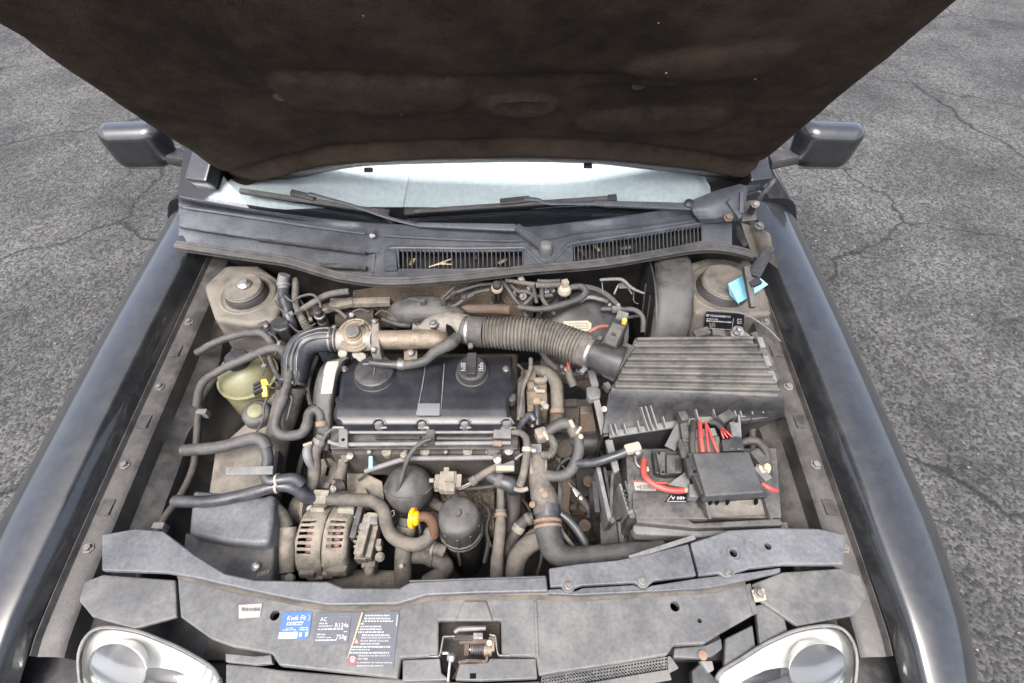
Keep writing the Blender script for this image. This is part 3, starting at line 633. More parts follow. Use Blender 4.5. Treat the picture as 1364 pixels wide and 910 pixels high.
# identification plate on the tower face
t = thing('identification_plate', 'small black plate with white print on the tower face', 'plate')
YV = P(962, 419, 0.845).y-0.004
VF = lambda x, y: PY(x, y, YV-0.0012)
prism('plate', [PY(x, y, YV) for x, y in ((941, 416), (992, 419), (990, 440), (978, 442), (938, 438))], (0, 0.003, 0), LABB, t, bevel=0.0005)
lettering('VOLKSWAGEN AG', 946, 422, 3.0, WHITE, t, VF, width=27, dx=(1, 0.06), bold=0.02)
q = VF(942.8, 420.2)
V, F = tube_raw([tuple(q+Vector((math.cos(a)*0.003, 0, math.sin(a)*0.003)))+(0.0005,) for a in [2*math.pi*k/16 for k in range(17)]], 6); mk('emblem_ring', V, F, WHITE, t)
lettering('V', 941.6, 420.2, 1.6, WHITE, t, VF, bold=.03); lettering('W', 941.3, 422.0, 1.6, WHITE, t, VF, bold=.03)
def dashes(x0, x1, y, h, zf, mat, par, dy=0.0, lean=0.0, name='print_line', seed=0):
    """a line of print too small to read: word-long strokes"""
    rnd = random.Random(seed*977+int(y*13)); x = x0; V = []; F = []
    while x < x1-0.4:
        wl = min(rnd.uniform(1.6, 5.5), x1-x); xx = x
        while xx < x+wl-0.2:
            w_ = min(rnd.uniform(0.45, 0.85), x+wl-xx); hh = h*rnd.uniform(0.7, 1.0)
            k = len(V); yy = y+dy*(xx-x0)
            V += [zf(xx, yy), zf(xx+w_, yy), zf(xx+w_+lean*hh, yy-hh), zf(xx+lean*hh, yy-hh)]; F.append((k, k+1, k+2, k+3)); xx += w_+0.16
        x += wl+0.9
    return mk(name, V, F, mat, par, smooth=0)
dashes(941, 957, 425.4, 1.5, VF, WHITE, t, 0.05); dashes(941, 975, 428.4, 2.2, VF, WHITE, t, 0.06)
for k in range(4): dashes(945, 953, 431.5+k*2.1, 1.4, VF, CREAM, t, 0.05, seed=k)
pts = [VF(939.5, 437), VF(975, 439.5), VF(977, 424)]
for a, b in zip(pts, pts[1:]): bar('frame_line', a, b, 0.0008, 0.0006, WHITE, t, up=(0, -1, 0), bevel=0)
for k in range(3): dashes(982, 988, 426+k*2.6, 1.6, VF, WHITE, t, 0.05, seed=k+9)
tag(T('bonnet_release_cable', [(938, 413, 0.862, 0.9), (960, 414, 0.868, 0.9), (985, 417, 0.868, 1.0), (1003, 424, 0.860, 1.0), (1023, 438, 0.85, 1.0), (1040, 455, 0.84, 1.0)], GREYP, seg=8), 'thin pale cable arching across the strut tower face', 'cable')
# folded blue paper and the bonnet stay
t = thing('blue_paper', 'folded pale blue paper tucked under the black bonnet stay', 'paper')
pl('fold', [(970, 378, 0.905), (992, 366, 0.91), (999, 396, 0.89), (983, 403.5, 0.885)], 0, 0.0012, BLUEP, t, bevel=0)
pl('fold', [(1000, 375, 0.905), (1011, 369, 0.912), (1023, 379, 0.90), (1005, 391, 0.89)], 0, 0.0012, BLUEP, t, bevel=0)
pl('fold', [(970, 378, 0.9035), (983, 403.5, 0.8835), (985, 405, 0.878), (972, 392, 0.885)], 0, 0.0012, BLUEP, t, bevel=0)
t = thing('bonnet_stay', 'black square-ended stay rod leaning over the blue paper', 'stay rod')
bar('rod', P(993, 356, 0.945), P(1003, 410, 0.905), 0.0135, 0.0135, DUSTY, t, bevel=0.002)
bar('pivot_arm', P(1003, 368, 0.935), P(1026, 330, 0.955), 0.030, 0.012, BLACK, t, wd1=0.022, bevel=0.004)
bar('lug', P(998, 380, 0.93), P(1012, 374, 0.935), 0.016, 0.010, BLACK, t)
t = thing('wing_gutter', 'folded black drain gutter with a bolt below the hinge', 'gutter')
loft('gutter', [[P(987, 296, 0.93), P(998, 300, 0.92), P(1010, 300, 0.935), P(1026, 312, 0.935)], [P(994, 318, 0.915), P(1004, 318, 0.90), P(1016, 322, 0.92), P(1030, 336, 0.92)], [P(1003, 340, 0.90), P(1012, 344, 0.88), P(1022, 346, 0.90), P(1036, 356, 0.90)]], PAN, t, th=0.003)
lathe('bolt', P(1011, 302, 0.937), (0, -0.2, 1), [(0.012, 0), (0.012, 0.003), (0.0075, 0.003), (0.007, 0.010), (0, 0.011)], STEELD, t, seg=6)
pl('side_cover', [(981, 300), (988, 297), (996, 326), (990, 328), (981, 314)], 0.918, 0.01, BLACK, t)
# ------------------------------------------------------------------ rounded black cover behind the air filter box
t = thing('rounded_cover', 'tall rounded black plastic cover behind the air filter box', 'cover')
cy, cz, RR = 0.90, 0.735, 0.165
rows = []
for k in range(15):
    a = R_(-8+118*k/14); yy = cy-RR*math.cos(a); zz = cz+RR*math.sin(a); r = []
    xl = P(868+4*(1-k/14), 450-98*k/14, 0.86).x; xr = P(926-10*(k/14), 450-98*k/14, 0.86).x
    for i in range(9):
        f = i/8; e = 0.012*(abs(2*f-1)**6)
        r.append(Vector((xl+(xr-xl)*f, yy+e*math.cos(a), zz-e*math.sin(a))))
    rows.append(r)
loft('curved_shell', rows, BALL, t, th=0.004, off=(0, 0.5, -0.5))
xl = P(870, 400, 0.86).x; n = 24
ring_ = [Vector((xl+0.001, cy-(RR-.006)*math.cos(R_(-8+118*k/n)), cz+(RR-.006)*math.sin(R_(-8+118*k/n)))) for k in range(n+1)]+[Vector((xl+.001, cy+0.02, cz-0.06)), Vector((xl+.001, cy-0.16, cz-0.06))]
prism('side_disc', ring_, (0.004, 0, 0), BLACK, t)
for k in range(3): bar('side_rib', Vector((xl-0.002, cy-0.14+0.05*k, cz+0.02)), Vector((xl-0.002, cy-0.10+0.05*k, cz+0.13-0.01*k)), 0.004, 0.006, DARK, t)
# ------------------------------------------------------------------ brake servo and its fittings
t = thing('brake_servo', 'large black brake servo drum behind the ribbed hose', 'servo')
c = P(775, 440, 0.80)
lathe('drum', c, (0, -0.55, 0.84), [(62, -60), (62, -12), (60, -6), (58, -4), (56, 0), (50, 6), (30, 12), (0, 14)], BLACK, t, u=U(c), seg=48)
lathe('rim', c, (0, -0.55, 0.84), [(62, -9), (64, -8), (64, -5), (61.5, -4)], DUSTY, t, u=U(c), seg=48)
t = thing('data_label', 'cream label with faint print behind the ribbed hose', 'label')
LF = lambda x, y: PL(x, y, P(770, 434, 0.842), Vector((0, -0.55, 0.84)))
prism('label_film', [LF(*p) for p in ((750, 428), (783, 427), (788, 431), (787, 441), (772, 442), (752, 434))], (0, 0.0008, -0.0008), CREAM, t)
LF2 = lambda x, y: LF(x, y)+Vector((0, -0.0006, 0.0009))
for k in range(3): dashes(758+4*k, 784, 432+3.2*k, 1.8, LF2, LABG, t, 0.0, seed=k+40)
def hose(name, label, pts, mat, seg=12, cat='hose', n=6, flat=1.0, group=None):
    return tag(T(name, pts, mat, seg=seg, n=n, flat=flat, wob=0.05), label, cat, group)
def tb(name, pts, mat, par, seg=10): return T(name, pts, mat, par, seg=seg, wob=0.05)
# ------------------------------------------------------------------ vacuum plumbing along the bulkhead
t = thing('vacuum_hose_cluster', 'tangle of thin grey vacuum hoses running along the bulkhead', 'vacuum hoses')
ZH = 0.885
for pts in ([(615, 387, ZH-.01, 2.6), (636, 380, ZH, 2.6), (658, 378, ZH, 2.6)], [(615, 397, ZH-.02, 2.5), (633, 390, ZH-.01, 2.5), (652, 386, ZH-.005, 2.5)],
            [(667, 373, ZH+.005, 2.6), (677, 385, ZH, 2.8), (689, 403, ZH-.02, 2.8), (700, 410, ZH-.03, 2.8)], [(673, 373, ZH+.01, 3), (690, 376, ZH+.008, 3), (712, 379, ZH+.005, 3)],
            [(716, 374, ZH+.01, 2.6), (730, 375, ZH+.01, 2.6), (746, 374, ZH+.008, 2.6)], [(714, 380, ZH+.008, 4.0), (730, 380.5, ZH+.008, 4.2), (747, 379, ZH+.006, 4.0)],
            [(759, 383, ZH, 4.2), (774, 382, ZH+.004, 4.4), (780, 389, ZH+.002, 4.6), (772, 398, ZH-.004, 4.6), (752, 405, ZH-.008, 4.6), (732, 410.5, ZH-.01, 4.4), (712, 412, ZH-.012, 4.2), (690, 409, ZH-.014, 4)],
            [(709, 379, ZH+.002, 3), (712, 390, ZH-.002, 2.8), (715, 404, ZH-.012, 2.8)], [(722, 382, ZH, 3), (722, 397, ZH-.006, 3), (730, 409, ZH-.02, 3), (738, 418, ZH-.04, 3)],
            [(711, 393, ZH-.006, 2.8), (700, 404, ZH-.014, 2.8), (690, 410, ZH-.03, 3)], [(696, 407, ZH-.03, 5), (701, 420, ZH-.05, 5), (698, 432, ZH-.09, 5)], [(716, 414, ZH-.03, 3.2), (720, 428, ZH-.07, 3.2)],
            [(728, 412, ZH-.03, 4.2), (735, 426, ZH-.07, 4.2)], [(705, 414, ZH-.03, 3.0), (708, 430, ZH-.08, 3.0)], [(560, 414, ZH-.03, 2.8), (580, 405, ZH-.02, 2.8), (591, 401, ZH-.015, 2.7), (603, 392, ZH-.01, 2.7), (618, 386, ZH-.005, 2.7)],
            [(588, 409, ZH-.025, 2.7), (604, 408, ZH-.02, 2.7), (618, 399, ZH-.01, 2.7), (630, 392, ZH-.006, 2.7)], [(538, 428, ZH-.05, 2.4), (537, 413, ZH-.03, 2.2), (540, 402, ZH-.02, 2.2), (548, 398, ZH-.016, 2.2), (560, 401, ZH-.018, 2.2), (573, 407, ZH-.022, 2.2)],
            [(546, 404, ZH-.03, 1.8), (560, 402, ZH-.022, 1.8), (580, 408, ZH-.026, 1.8)], [(510, 425, ZH-.05, 3.2), (522, 430, ZH-.05, 3.4), (536, 433, ZH-.05, 3.2), (546, 434, ZH-.055, 3.2)], [(586, 400, ZH-.01, 1.6), (600, 387, ZH, 1.6), (606, 381, ZH+.004, 1.6)],
            [(680, 380, ZH-.01, 3), (690, 388, ZH-.014, 3), (702, 389, ZH-.012, 3), (716, 395, ZH-.016, 3), (736, 393, ZH-.014, 3)]):
    tb('vacuum_hose', pts, RUB if random.random() > 0.3 else RUBP, t, 9)
for x, y in ((590, 402), (604, 392), (618, 397), (563, 402), (711, 380)):
    box('hose_clip', P(x, y, ZH-.006), (0.012, 0.012, 0.012), DUSTY, t, rot=random.random()*2)
for k, (x, y, z, r) in enumerate(((684, 393, ZH-.02, 4), (705, 384, ZH-.004, 3.6), (728, 388, ZH-.01, 4.2), (737, 387, ZH-.008, 3.4), (697, 395, ZH-.02, 5))):
    c = P(x, y, z); lathe('check_valve', c, (random.uniform(-.6, .6), random.uniform(-.6, .2), 0.7), [(r*.4, -6), (r*.5, -3), (r, -2.5), (r, 1.5), (r*.6, 2), (r*.5, 6), (0, 6.2)], STEELD if k % 2 else GREYP, t, seg=14, u=U(c))
# solenoid valves
def solenoid(x, y, r, label, big):
    t = thing('solenoid_valve', label, 'valve'); c = P(x, y, ZH); u = U(c)
    lathe('valve_body', c, (0, -0.35, 0.94), [(r*0.75, -34), (r*0.75, -8), (r*0.9, -6), (r*0.9, -3), (r*.6, -2)], BLACK, t, u=u, seg=16)
    lathe('cream_cap', c, (0, -0.35, 0.94), [(r*0.9, -4), (r, -3), (r, 0), (r*0.86, 2), (r*.78, 3)], CREAM, t, u=u, seg=20)
    for k in range(6): bar('body_rib', c+Vector((r*u*.78*math.cos(k), r*u*.78*math.sin(k), -8*u)), c+Vector((r*u*.78*math.cos(k), r*u*.78*math.sin(k), -30*u)), .003, .003, BLACK, t, up=(1, 0, 0))
    if big:
        box('cream_plug', c+Vector((0, 0.002, 9*u)), (8.5*u, 8*u, 12*u), CREAM, t, rot=0.3); lathe('plug_collar', c, (0, -0.35, 0.94), [(r*.7, 1), (r*.72, 5), (r*.5, 6)], CREAM, t, u=u, seg=16)
    else: lathe('black_plug', c, (0, -0.2, 0.98), [(6, 1), (6, 8), (4.5, 10), (0, 11)], RUBD, t, u=u, seg=14)
solenoid(662, 383, 8.2, 'black solenoid valve with a cream ring beside the heat shield', False)
solenoid(752, 386, 9.2, 'black solenoid valve topped with a cream plug at the hose loop', True)
t = thing('cream_cap_fitting', 'small cream cap on the vacuum hoses just below the seal', 'cap'); c = P(694, 371, ZH+.012)
lathe('cap_body', c, (-0.3, -0.3, 0.9), [(4, -6), (4.2, 0), (3.6, 2.5), (0, 3)], CREAM, t, u=U(c), seg=14); lathe('stem', c, (-.3, -.3, .9), [(2.4, -14), (2.4, -6), (2, -5)], BLACK, t, u=U(c), seg=10)
hose('rusty_cross_pipe', 'rust brown pipe running behind the ribbed hose', [(560, 415, 0.842, 5.2), (620, 412, 0.845, 6.2), (655, 412, 0.845, 6.8), (679, 413, 0.845, 7.2)], RUST, cat='pipe')
hose('grey_loop_pipe', 'pale grey pipe hooking past the loop of vacuum hose', [(772, 402, 0.87, 2.6), (784, 396, 0.875, 2.8), (800, 399, 0.872, 2.8), (808, 402, 0.86, 2.6)], GREYP, cat='pipe')
t = thing('shelf_bracket', 'bent pale metal bracket in the dark corner beside the rounded cover', 'bracket')
tb('rail', [(799, 373, 0.885, 2.0), (815, 372, 0.888, 2.4), (829, 373, 0.888, 2.4), (842, 384, 0.882, 2.0), (858, 391, 0.875, 1.6)], GREYP, t)
tb('stay', [(818, 392, 0.86, 1.4), (824, 380, 0.872, 1.8), (833, 379, 0.875, 1.8), (842, 392, 0.862, 1.4)], STEELD, t); box('tab', P(829, 381, 0.876), (0.018, 0.016, 0.004), STEELD, t)
tb('wire', [(802, 376, 0.88, .7), (803, 392, 0.86, .7)], GREYP, t, 6); tb('wire', [(845, 383, .88, .6), (844, 400, .85, .6), (850, 405, .84, .6)], GREYP, t, 6)
for x in (800, 812, 824): lathe('stud', P(x, 406, 0.84), (0, -.5, .8), [(.004, 0), (.004, .003), (0, .004)], STEELD, t, seg=10)
hose('servo_hose', 'grey hose bending down beside the rounded black cover', [(801, 412, 0.85, 3.0), (825, 412, 0.86, 3.4), (845, 413, 0.86, 3.4), (856, 423, 0.855, 3.4), (856, 442, 0.83, 3.4)], RUB)
box('servo_hose_joint', P(821, 412, 0.862), (0.02, 0.012, 0.012), GREYP, COL.objects['servo_hose'])
# ------------------------------------------------------------------ left rear corner hoses
t = thing('coolant_riser', 'upright black hose with a beige top joint beside the strut tower', 'hose')
tb('upper_joint', [(379, 366, 0.90, 7.4), (377, 376, 0.885, 7.6), (378, 384, 0.875, 7.4)], GREYP, t); ring('collar', [(377.5, 378, .882, 8.6), (377.8, 381, .879, 8.6)], GREYP, t)
tb('hose_body', [(378, 382, 0.876, 6.8), (378, 394, 0.868, 7.6), (381, 406, 0.858, 7.8), (384, 418, 0.848, 7.6), (388, 432, 0.83, 8), (392, 446, 0.80, 8)], RUBB, t); ring('band', [(378.5, 396, .867, 8.4), (379, 399, .865, 8.4)], BLACK, t)
tag(ribbed('corrugated_loom', [(393, 372, 0.875, 4.2), (394, 384, 0.87, 4.4), (393, 398, 0.86, 4.4), (396, 412, 0.85, 4.4), (402, 424, 0.84, 5.0), (408, 434, 0.82, 6)], RUBP, 0.005, 0.0007, seg=14), 'thin corrugated loom running beside the upright black hose', 'loom')
hose('pale_stub_pipe', 'pale beige pipe stub slanting in front of the bulkhead', [(400, 414, 0.845, 4.4), (428, 397, 0.865, 4.6), (444, 391, 0.872, 4.6), (465, 388, 0.875, 4.4)], RUBP, cat='pipe')
t = thing('cross_beam', 'beige dusty beam below the stub pipe', 'beam')
bar('beam', P(402, 419, 0.82), P(470, 402, 0.83), 0.022, 0.012, MUD, t); bar('beam', P(440, 404, 0.83), P(520, 402, 0.82), 0.020, 0.014, MUD, t); tb('pipe_run', [(450, 428, .78, 13), (500, 425, .78, 13)], BLOCK, t)
hose('sensor_wire', 'thin grey wire arching to the charge pipe sensor', [(380, 394, 0.885, 1.7), (389, 401, 0.882, 1.7), (401, 395, 0.885, 1.8), (415, 392.5, 0.89, 1.8), (424, 399, 0.885, 1.8), (428, 411, 0.875, 1.8)], RUB, 8, 'wire')
t = thing('pressure_sensor', 'black plug sensor standing on the big charge hose', 'sensor'); c = P(428, 424, 0.855); u = U(c)
lathe('plug', c, (0, -.1, 1), [(6.6, -4), (6.6, 6), (5.6, 8), (5.8, 16), (4, 18), (0, 18.5)], BLACK, t, u=u, seg=18); lathe('collar', c, (0, -.1, 1), [(7.2, 4), (7.4, 5), (7.2, 7.5), (6.4, 8)], STEELD, t, u=u, seg=18); lathe('socket', c, (0, -.1, 1), [(7, -16), (7, -5), (6.2, -4)], RUBP, t, u=u, seg=18)
t = thing('relay_box', 'rounded black plastic box beside the upright hose', 'box')
pl('box_body', [(358, 428), (372, 419), (385, 426), (384, 437), (372, 441), (360, 438)], 0.855, 0.04, BLACK, t, bevel=0.006, bseg=3); box('plug', P(352, 434, 0.85), (0.02, 0.014, 0.016), DUSTY, t, rot=.5); box('plug', P(358, 441, 0.845), (0.016, 0.012, 0.02), BLACK, t, rot=.9); lathe('nut', P(355, 436, 0.858), (0, 0, 1), [(.005, 0), (.005, .005), (0, .006)], STEEL, t, seg=6); box('plug', P(364, 446, .84), (.014, .02, .02), BLACK, t, rot=.6)
hose('short_return_hose', 'short grey hose curving down below the relay box', [(262, 470, .80, 5), (288, 456, .82, 5), (318, 446, 0.83, 5), (340, 443, 0.838, 5.2), (352, 445, 0.838, 5.4), (360, 454, 0.83, 5.6), (367, 464, 0.81, 5.8)], RUB)
# coolant tank
t = thing('coolant_tank', 'yellowed translucent coolant tank at the edge of the bay', 'tank'); c = P(330, 500, 0.74); u = U(c)
lathe('tank_upper', c, (0, 0, 1), [(36, -60), (37, -6), (36, 0), (33, 12), (26, 22), (14, 29), (0, 31)], TANK, t, u=u, seg=40); lathe('seam', c, (0, 0, 1), [(37, -4), (39, -3), (39, 0), (36, 1)], TANK, t, u=u, seg=40)
lathe('cap', c, (0, 0, 1), [(15, 26), (15, 38), (13, 40), (0, 40.5)], BLACK, t, u=u, seg=24)
t = thing('yellow_connector', 'yellow connector clip on black plug beside the coolant tank', 'connector')
bar('yellow_lock', P(352, 505, 0.835), P(354, 529, 0.815), 0.012, 0.012, YEL, t, bevel=0.003); pl('yellow_tab', [(346, 507), (355, 504), (358, 511), (350, 513)], 0.842, 0.006, YEL, t)
for k in range(3): bar('plug_rib', P(338, 515+5*k, 0.83), P(349, 509+5*k, 0.83), 0.006, 0.012, BLACK, t)
tb('wire', [(357, 512, .83, .9), (364, 507, .84, .9), (371, 513, .83, .9)], RUBP, t, 6); tb('wire', [(357, 514, .83, .9), (364, 517, .83, .9), (371, 515, .825, .9)], RUB, t, 6); box('socket', P(373, 513, .825), (.012, .016, .014), BLACK, t)
t = thing('washer_filler', 'black filler neck with a greenish cap below the coolant tank', 'filler'); c = P(341, 549, 0.75); u = U(c)
lathe('neck', c, (0.2, -0.2, 1), [(19, -80), (19, -4), (17, 0), (14, 2)], DUSTY, t, u=u, seg=28); lathe('green_cap', c, (0.2, -0.2, 1), [(10, 1), (10, 5), (8, 6.5), (0, 7)], TANK, t, u=u, seg=20)
hose('thin_tank_hose', 'thin grey hose dropping beside the coolant tank', [(359, 476, .835, 3.2), (362, 486, .83, 3.2), (367, 496, .82, 3.2), (374, 506, .80, 3.2)], RUB)
# ------------------------------------------------------------------ big charge-air elbow and its lower duct
t = thing('charge_air_elbow', 'large blue-black rubber elbow hose leading to the egr valve', 'hose')
T('hose_body', [(446, 452, 0.845, 16.5), (432, 452, 0.845, 16.8), (416, 454, 0.842, 17.5), (402, 463, 0.835, 18.5), (394.5, 478, 0.825, 18.5), (393.5, 494, 0.81, 17.5), (390, 512, 0.795, 16)], RUBB, t, seg=28, n=8)
for k, o in enumerate((-9, -3, 4)):
    T('moulded_ridge', [(438, 446+o, 0.872, 1.2), (420, 447+o*.9, 0.872, 1.3), (402+o*.5, 455+o*.7, 0.866, 1.3), (392+o, 474, 0.857, 1.3), (391+o, 494, 0.838, 1.2)], RUBB, t, seg=6)
ring('spring_clamp', [(441, 452.3, .845, 17.6), (444, 452.3, .845, 17.6)], STEELD, t, seg=28); ring('spring_clamp', [(447.5, 452.3, .845, 17.4), (450, 452.3, .845, 17.4)], STEELD, t, seg=28); bar('clamp_ear', P(443, 437, .87), P(448, 437, .87), .008, .012, STEELD, t)
ring('worm_clamp', [(391.5, 508, .798, 17.6), (390.3, 512, .795, 17.6)], STEELD, t, seg=28); box('clamp_screw', P(389, 509.5, .822), (.012, .007, .007), STEEL, t, rot=-.3)
t = thing('intercooler_duct', 'long dusty duct descending below the big elbow hose', 'duct')
T('duct_body', [(390, 513, 0.795, 18.5), (387, 522, 0.785, 18.5), (381, 545, 0.76, 18), (374, 570, 0.735, 17), (367, 600, 0.70, 16), (362, 640, 0.66, 15), (359, 680, 0.62, 14)], RUBP, t, seg=24); ring('duct_lip', [(389.6, 515.5, .793, 20), (388.6, 519, .789, 20)], RUB, t, seg=24)
T('duct_fin', [(387, 528, .815, 1.3), (389, 532, .812, 1.4), (386, 545, .80, 1.4), (382, 560, .785, 1.2)], RUB, t, seg=8)
pl('side_channel', [(366, 520), (374, 516), (371, 560), (356, 630), (338, 700), (270, 700), (285, 600), (330, 560)], 0.72, 0.06, PAN, t, bevel=0.008)

t = thing('corner_wiring', 'tangle of thin wires and clips between elbow hose and coolant tank', 'wires')
for pts in ([(352, 440, .85, 1.3), (366, 448, .85, 1.3), (372, 460, .84, 1.3), (366, 474, .84, 1.3)], [(386, 432, .85, 1.6), (398, 442, .86, 1.6), (410, 438, .865, 1.6), (420, 431, .865, 1.6)], [(366, 400, .87, 1.4), (374, 412, .87, 1.4), (390, 418, .865, 1.4), (404, 412, .86, 1.4)],
            [(400, 400, .85, 1.6), (408, 412, .85, 1.6), (414, 428, .84, 1.6)], [(436, 410, .84, 2.2), (450, 414, .84, 2.2), (462, 424, .84, 2.2)], [(500, 420, .86, 1.6), (508, 414, .865, 1.6), (520, 418, .865, 1.6), (530, 428, .86, 1.6)], [(343, 470, .85, 1.2), (352, 486, .845, 1.2), (350, 500, .845, 1.2)],
            [(360, 520, .80, 1.6), (352, 540, .79, 1.6), (350, 560, .78, 1.6), (342, 575, .78, 1.6)], [(470, 416, .85, 1.6), (480, 412, .855, 1.6), (492, 416, .855, 1.6)], [(394, 486, .845, 1.0), (399, 500, .83, 1.0), (392, 514, .825, 1.0)], [(404, 482, .80, 3), (412, 498, .79, 3), (410, 520, .78, 3), (414, 540, .77, 3)], [(422, 474, .80, 3.4), (416, 490, .79, 3.4), (410, 508, .78, 3.4)]):
    tb('wire', pts, random.choice((RUBD, RUB, RUBP)), t, 8)
for x, y, z in ((372, 458, .845), (408, 440, .866), (388, 418, .866), (414, 426, .842), (352, 488, .848)): box('wire_clip', P(x, y, z), (.010, .008, .008), random.choice((DUSTY, GREYP)), t, rot=random.random()*3)
# ------------------------------------------------------------------ engine mass under everything
t = thing('engine_block', 'grimy brown engine block and head deep between the hoses', 'engine block')
pl('cylinder_head', [(446, 560), (690, 560), (694, 605), (440, 605)], 0.745, 0.10, BLOCK, t, bevel=0.006)
pl('head_rear', [(452, 470), (690, 470), (690, 560), (448, 560)], 0.735, 0.10, BLOCK, t, bevel=0.006)
def rough(name, x0, y0, x1, y1, z, amp, mat, par, f=55.0, nx=46, ny=36):
    rows = []
    for j in range(ny+1):
        r = []
        for i in range(nx+1):
            q = P(x0+(x1-x0)*i/nx, y0+(y1-y0)*j/ny, z); h = 0.0
            v = Vector((q.x*f, q.y*f, 3.1)); h = mnoise.noise(v)+0.5*mnoise.noise(v*2.3)+0.3*abs(mnoise.noise(v*5.1)); h = math.floor(h*3.0+.5)/3.0*0.7+h*0.3
            e_ = min(i, nx-i, j, ny-j); r.append(q+Vector((0, 0, amp*h-(0.05 if e_ == 0 else 0))))
        rows.append(r)
    return loft(name, rows, mat, par, smooth=30)
rough('block_front', 425, 600, 705, 700, 0.565, 0.020, BLOCK, t)
rough('block_side', 694, 490, 748, 640, 0.63, 0.018, BLOCK, t)
rough('oil_cooler_face', 586, 650, 660, 706, 0.605, 0.008, M('crusty_brown_casting', (0.075, 0.062, 0.05), 0.8, dust=0.8, dcol=(0.13, 0.107, 0.083), bump=0.8, scale=60), t, f=160)
for x in (492, 515, 540, 566, 594, 623, 650):
    big = x in (515, 566, 623)
    lathe('head_bolt', P(x, 602, 0.747), (0, -0.2, 1), [(0.010 if big else 0.006, -0.02), (0.010 if big else 0.006, 0.002), (0.007 if big else .004, 0.004), (0, 0.0045)], MUD if big else STEELD, t, seg=14)
# rough textured oil cooler face
pl('oil_cooler_face', [(588, 655), (655, 648), (660, 690), (590, 700)], 0.60, 0.05, BLOCK, t, bevel=0.006)
# ------------------------------------------------------------------ rocker cover
t = thing('rocker_cover', 'satin black rocker cover with scalloped front edge in the middle', 'rocker cover')
lx = smooth_tab([(476, 470), (484, 467), (490, 458), (499, 454), (510, 452.5), (530, 451), (538, 448), (552, 444.5), (566, 445)], 4)
rx = smooth_tab([(476, 682), (490, 683), (505, 684), (518, 685), (527, 679), (532, 677), (545, 678), (566, 680)], 4)
def zc(y): return interp([(470, .800), (478, .812), (486, .822), (495, .8265), (510, .828), (530, .826), (545, .8225), (556, .818), (562, .8145), (566, .811)], y)
notch = ((447, 9), (504.5, 8.5), (562, 8), (619, 8.5), (675, 9))
def yf(x):
    y = 565.0
    for c_, r_ in notch:
        if abs(x-c_) < r_: y = min(y, 565-0.9*math.sqrt(r_*r_-(x-c_)**2))
    return y
NR, NC = 36, 170; rows = []
for i in range(NR+1):
    f = i/NR; r = []
    for j in range(NC+1):
        g_ = j/NC; y0 = 476+(565-476)*f; x = interp(lx, y0)+(interp(rx, y0)-interp(lx, y0))*g_
        y = 476+(yf(x)-476)*f if f > 0.6 else y0
        if f > 0.6:
            k = (f-0.6)/0.4; y = y0+(yf(x)-565)*k**3
        ed = min(g_, 1-g_); zz = zc(y)-0.010*max(0, 1-ed/0.018)**2
        r.append(P(x, y, zz))
    rows.append(r)
rows.append([p+Vector((0, -0.0015, -0.0015)) for p in rows[-1]]); rows.append([p+Vector((0, 0.002, -0.03)) for p in rows[-1]])
loft('cover_shell', rows, COVER, t, th=0.0)
for c_, r_ in notch[1:]:
    q = P(c_, 563, 0.796); lathe('scallop_boss', q, (0, -0.1, 1), [(r_*.86, -12), (r_*.86, 6), (r_*.75, 8), (r_*.3, 8.4), (0, 8.5)], GREYP, t, u=U(q), seg=20)
    pts = [(c_+r_*math.cos(a), 565-0.9*r_*math.sin(a), 0.8135+.003*math.sin(a), 1.3) for a in [math.pi*k/10 for k in range(11)]]
    T('scallop_rim', pts, GREYP, t, seg=6, n=3)
rows = []
for i in range(19):
    y = 486+68*i/18; r = []
    for j in range(9):
        xa = 567-12*(i/18)**1.2; xb = 592-5*(i/18); ee = 0.006*min(1, 6*min(j/8, 1-j/8))
        r.append(P(xa+(xb-xa)*j/8, y, zc(y)+ee))
    rows.append(r)
rb = loft('raised_band', rows, COVER, t)
for jx in (0, 8): TW('band_edge', [tuple(r[jx]+Vector((0, 0, .002)))+(.0013,) for r in rows[::3]], GREYP, rb, seg=6)
rows = []
for i in range(7):
    y = 537.5+16*i/6; rows.append([P(556.5+29.5*j/4+(-.6*i/6), y, zc(y)+0.0075) for j in range(5)])
loft('silver_badge', rows, BADGE, t, th=0.001)
for x, y in ((674, 492), (459, 492)):
    q = P(x, y, zc(y)); lathe('cover_bolt', q, (0, 0, 1), [(4.6, 0), (4.6, 1.2), (3.2, 1.4), (3, 4), (0, 4.4)], STEEL, t, u=U(q), seg=12)
for x, y in ((681, 529), (453, 532)):
    q = P(x, y, .80); lathe('side_lug', q, (0, 0, 1), [(7, -12), (7, 0), (5, 2), (0, 2.4)], DUSTY if x > 600 else COVER, t, u=U(q), seg=18)
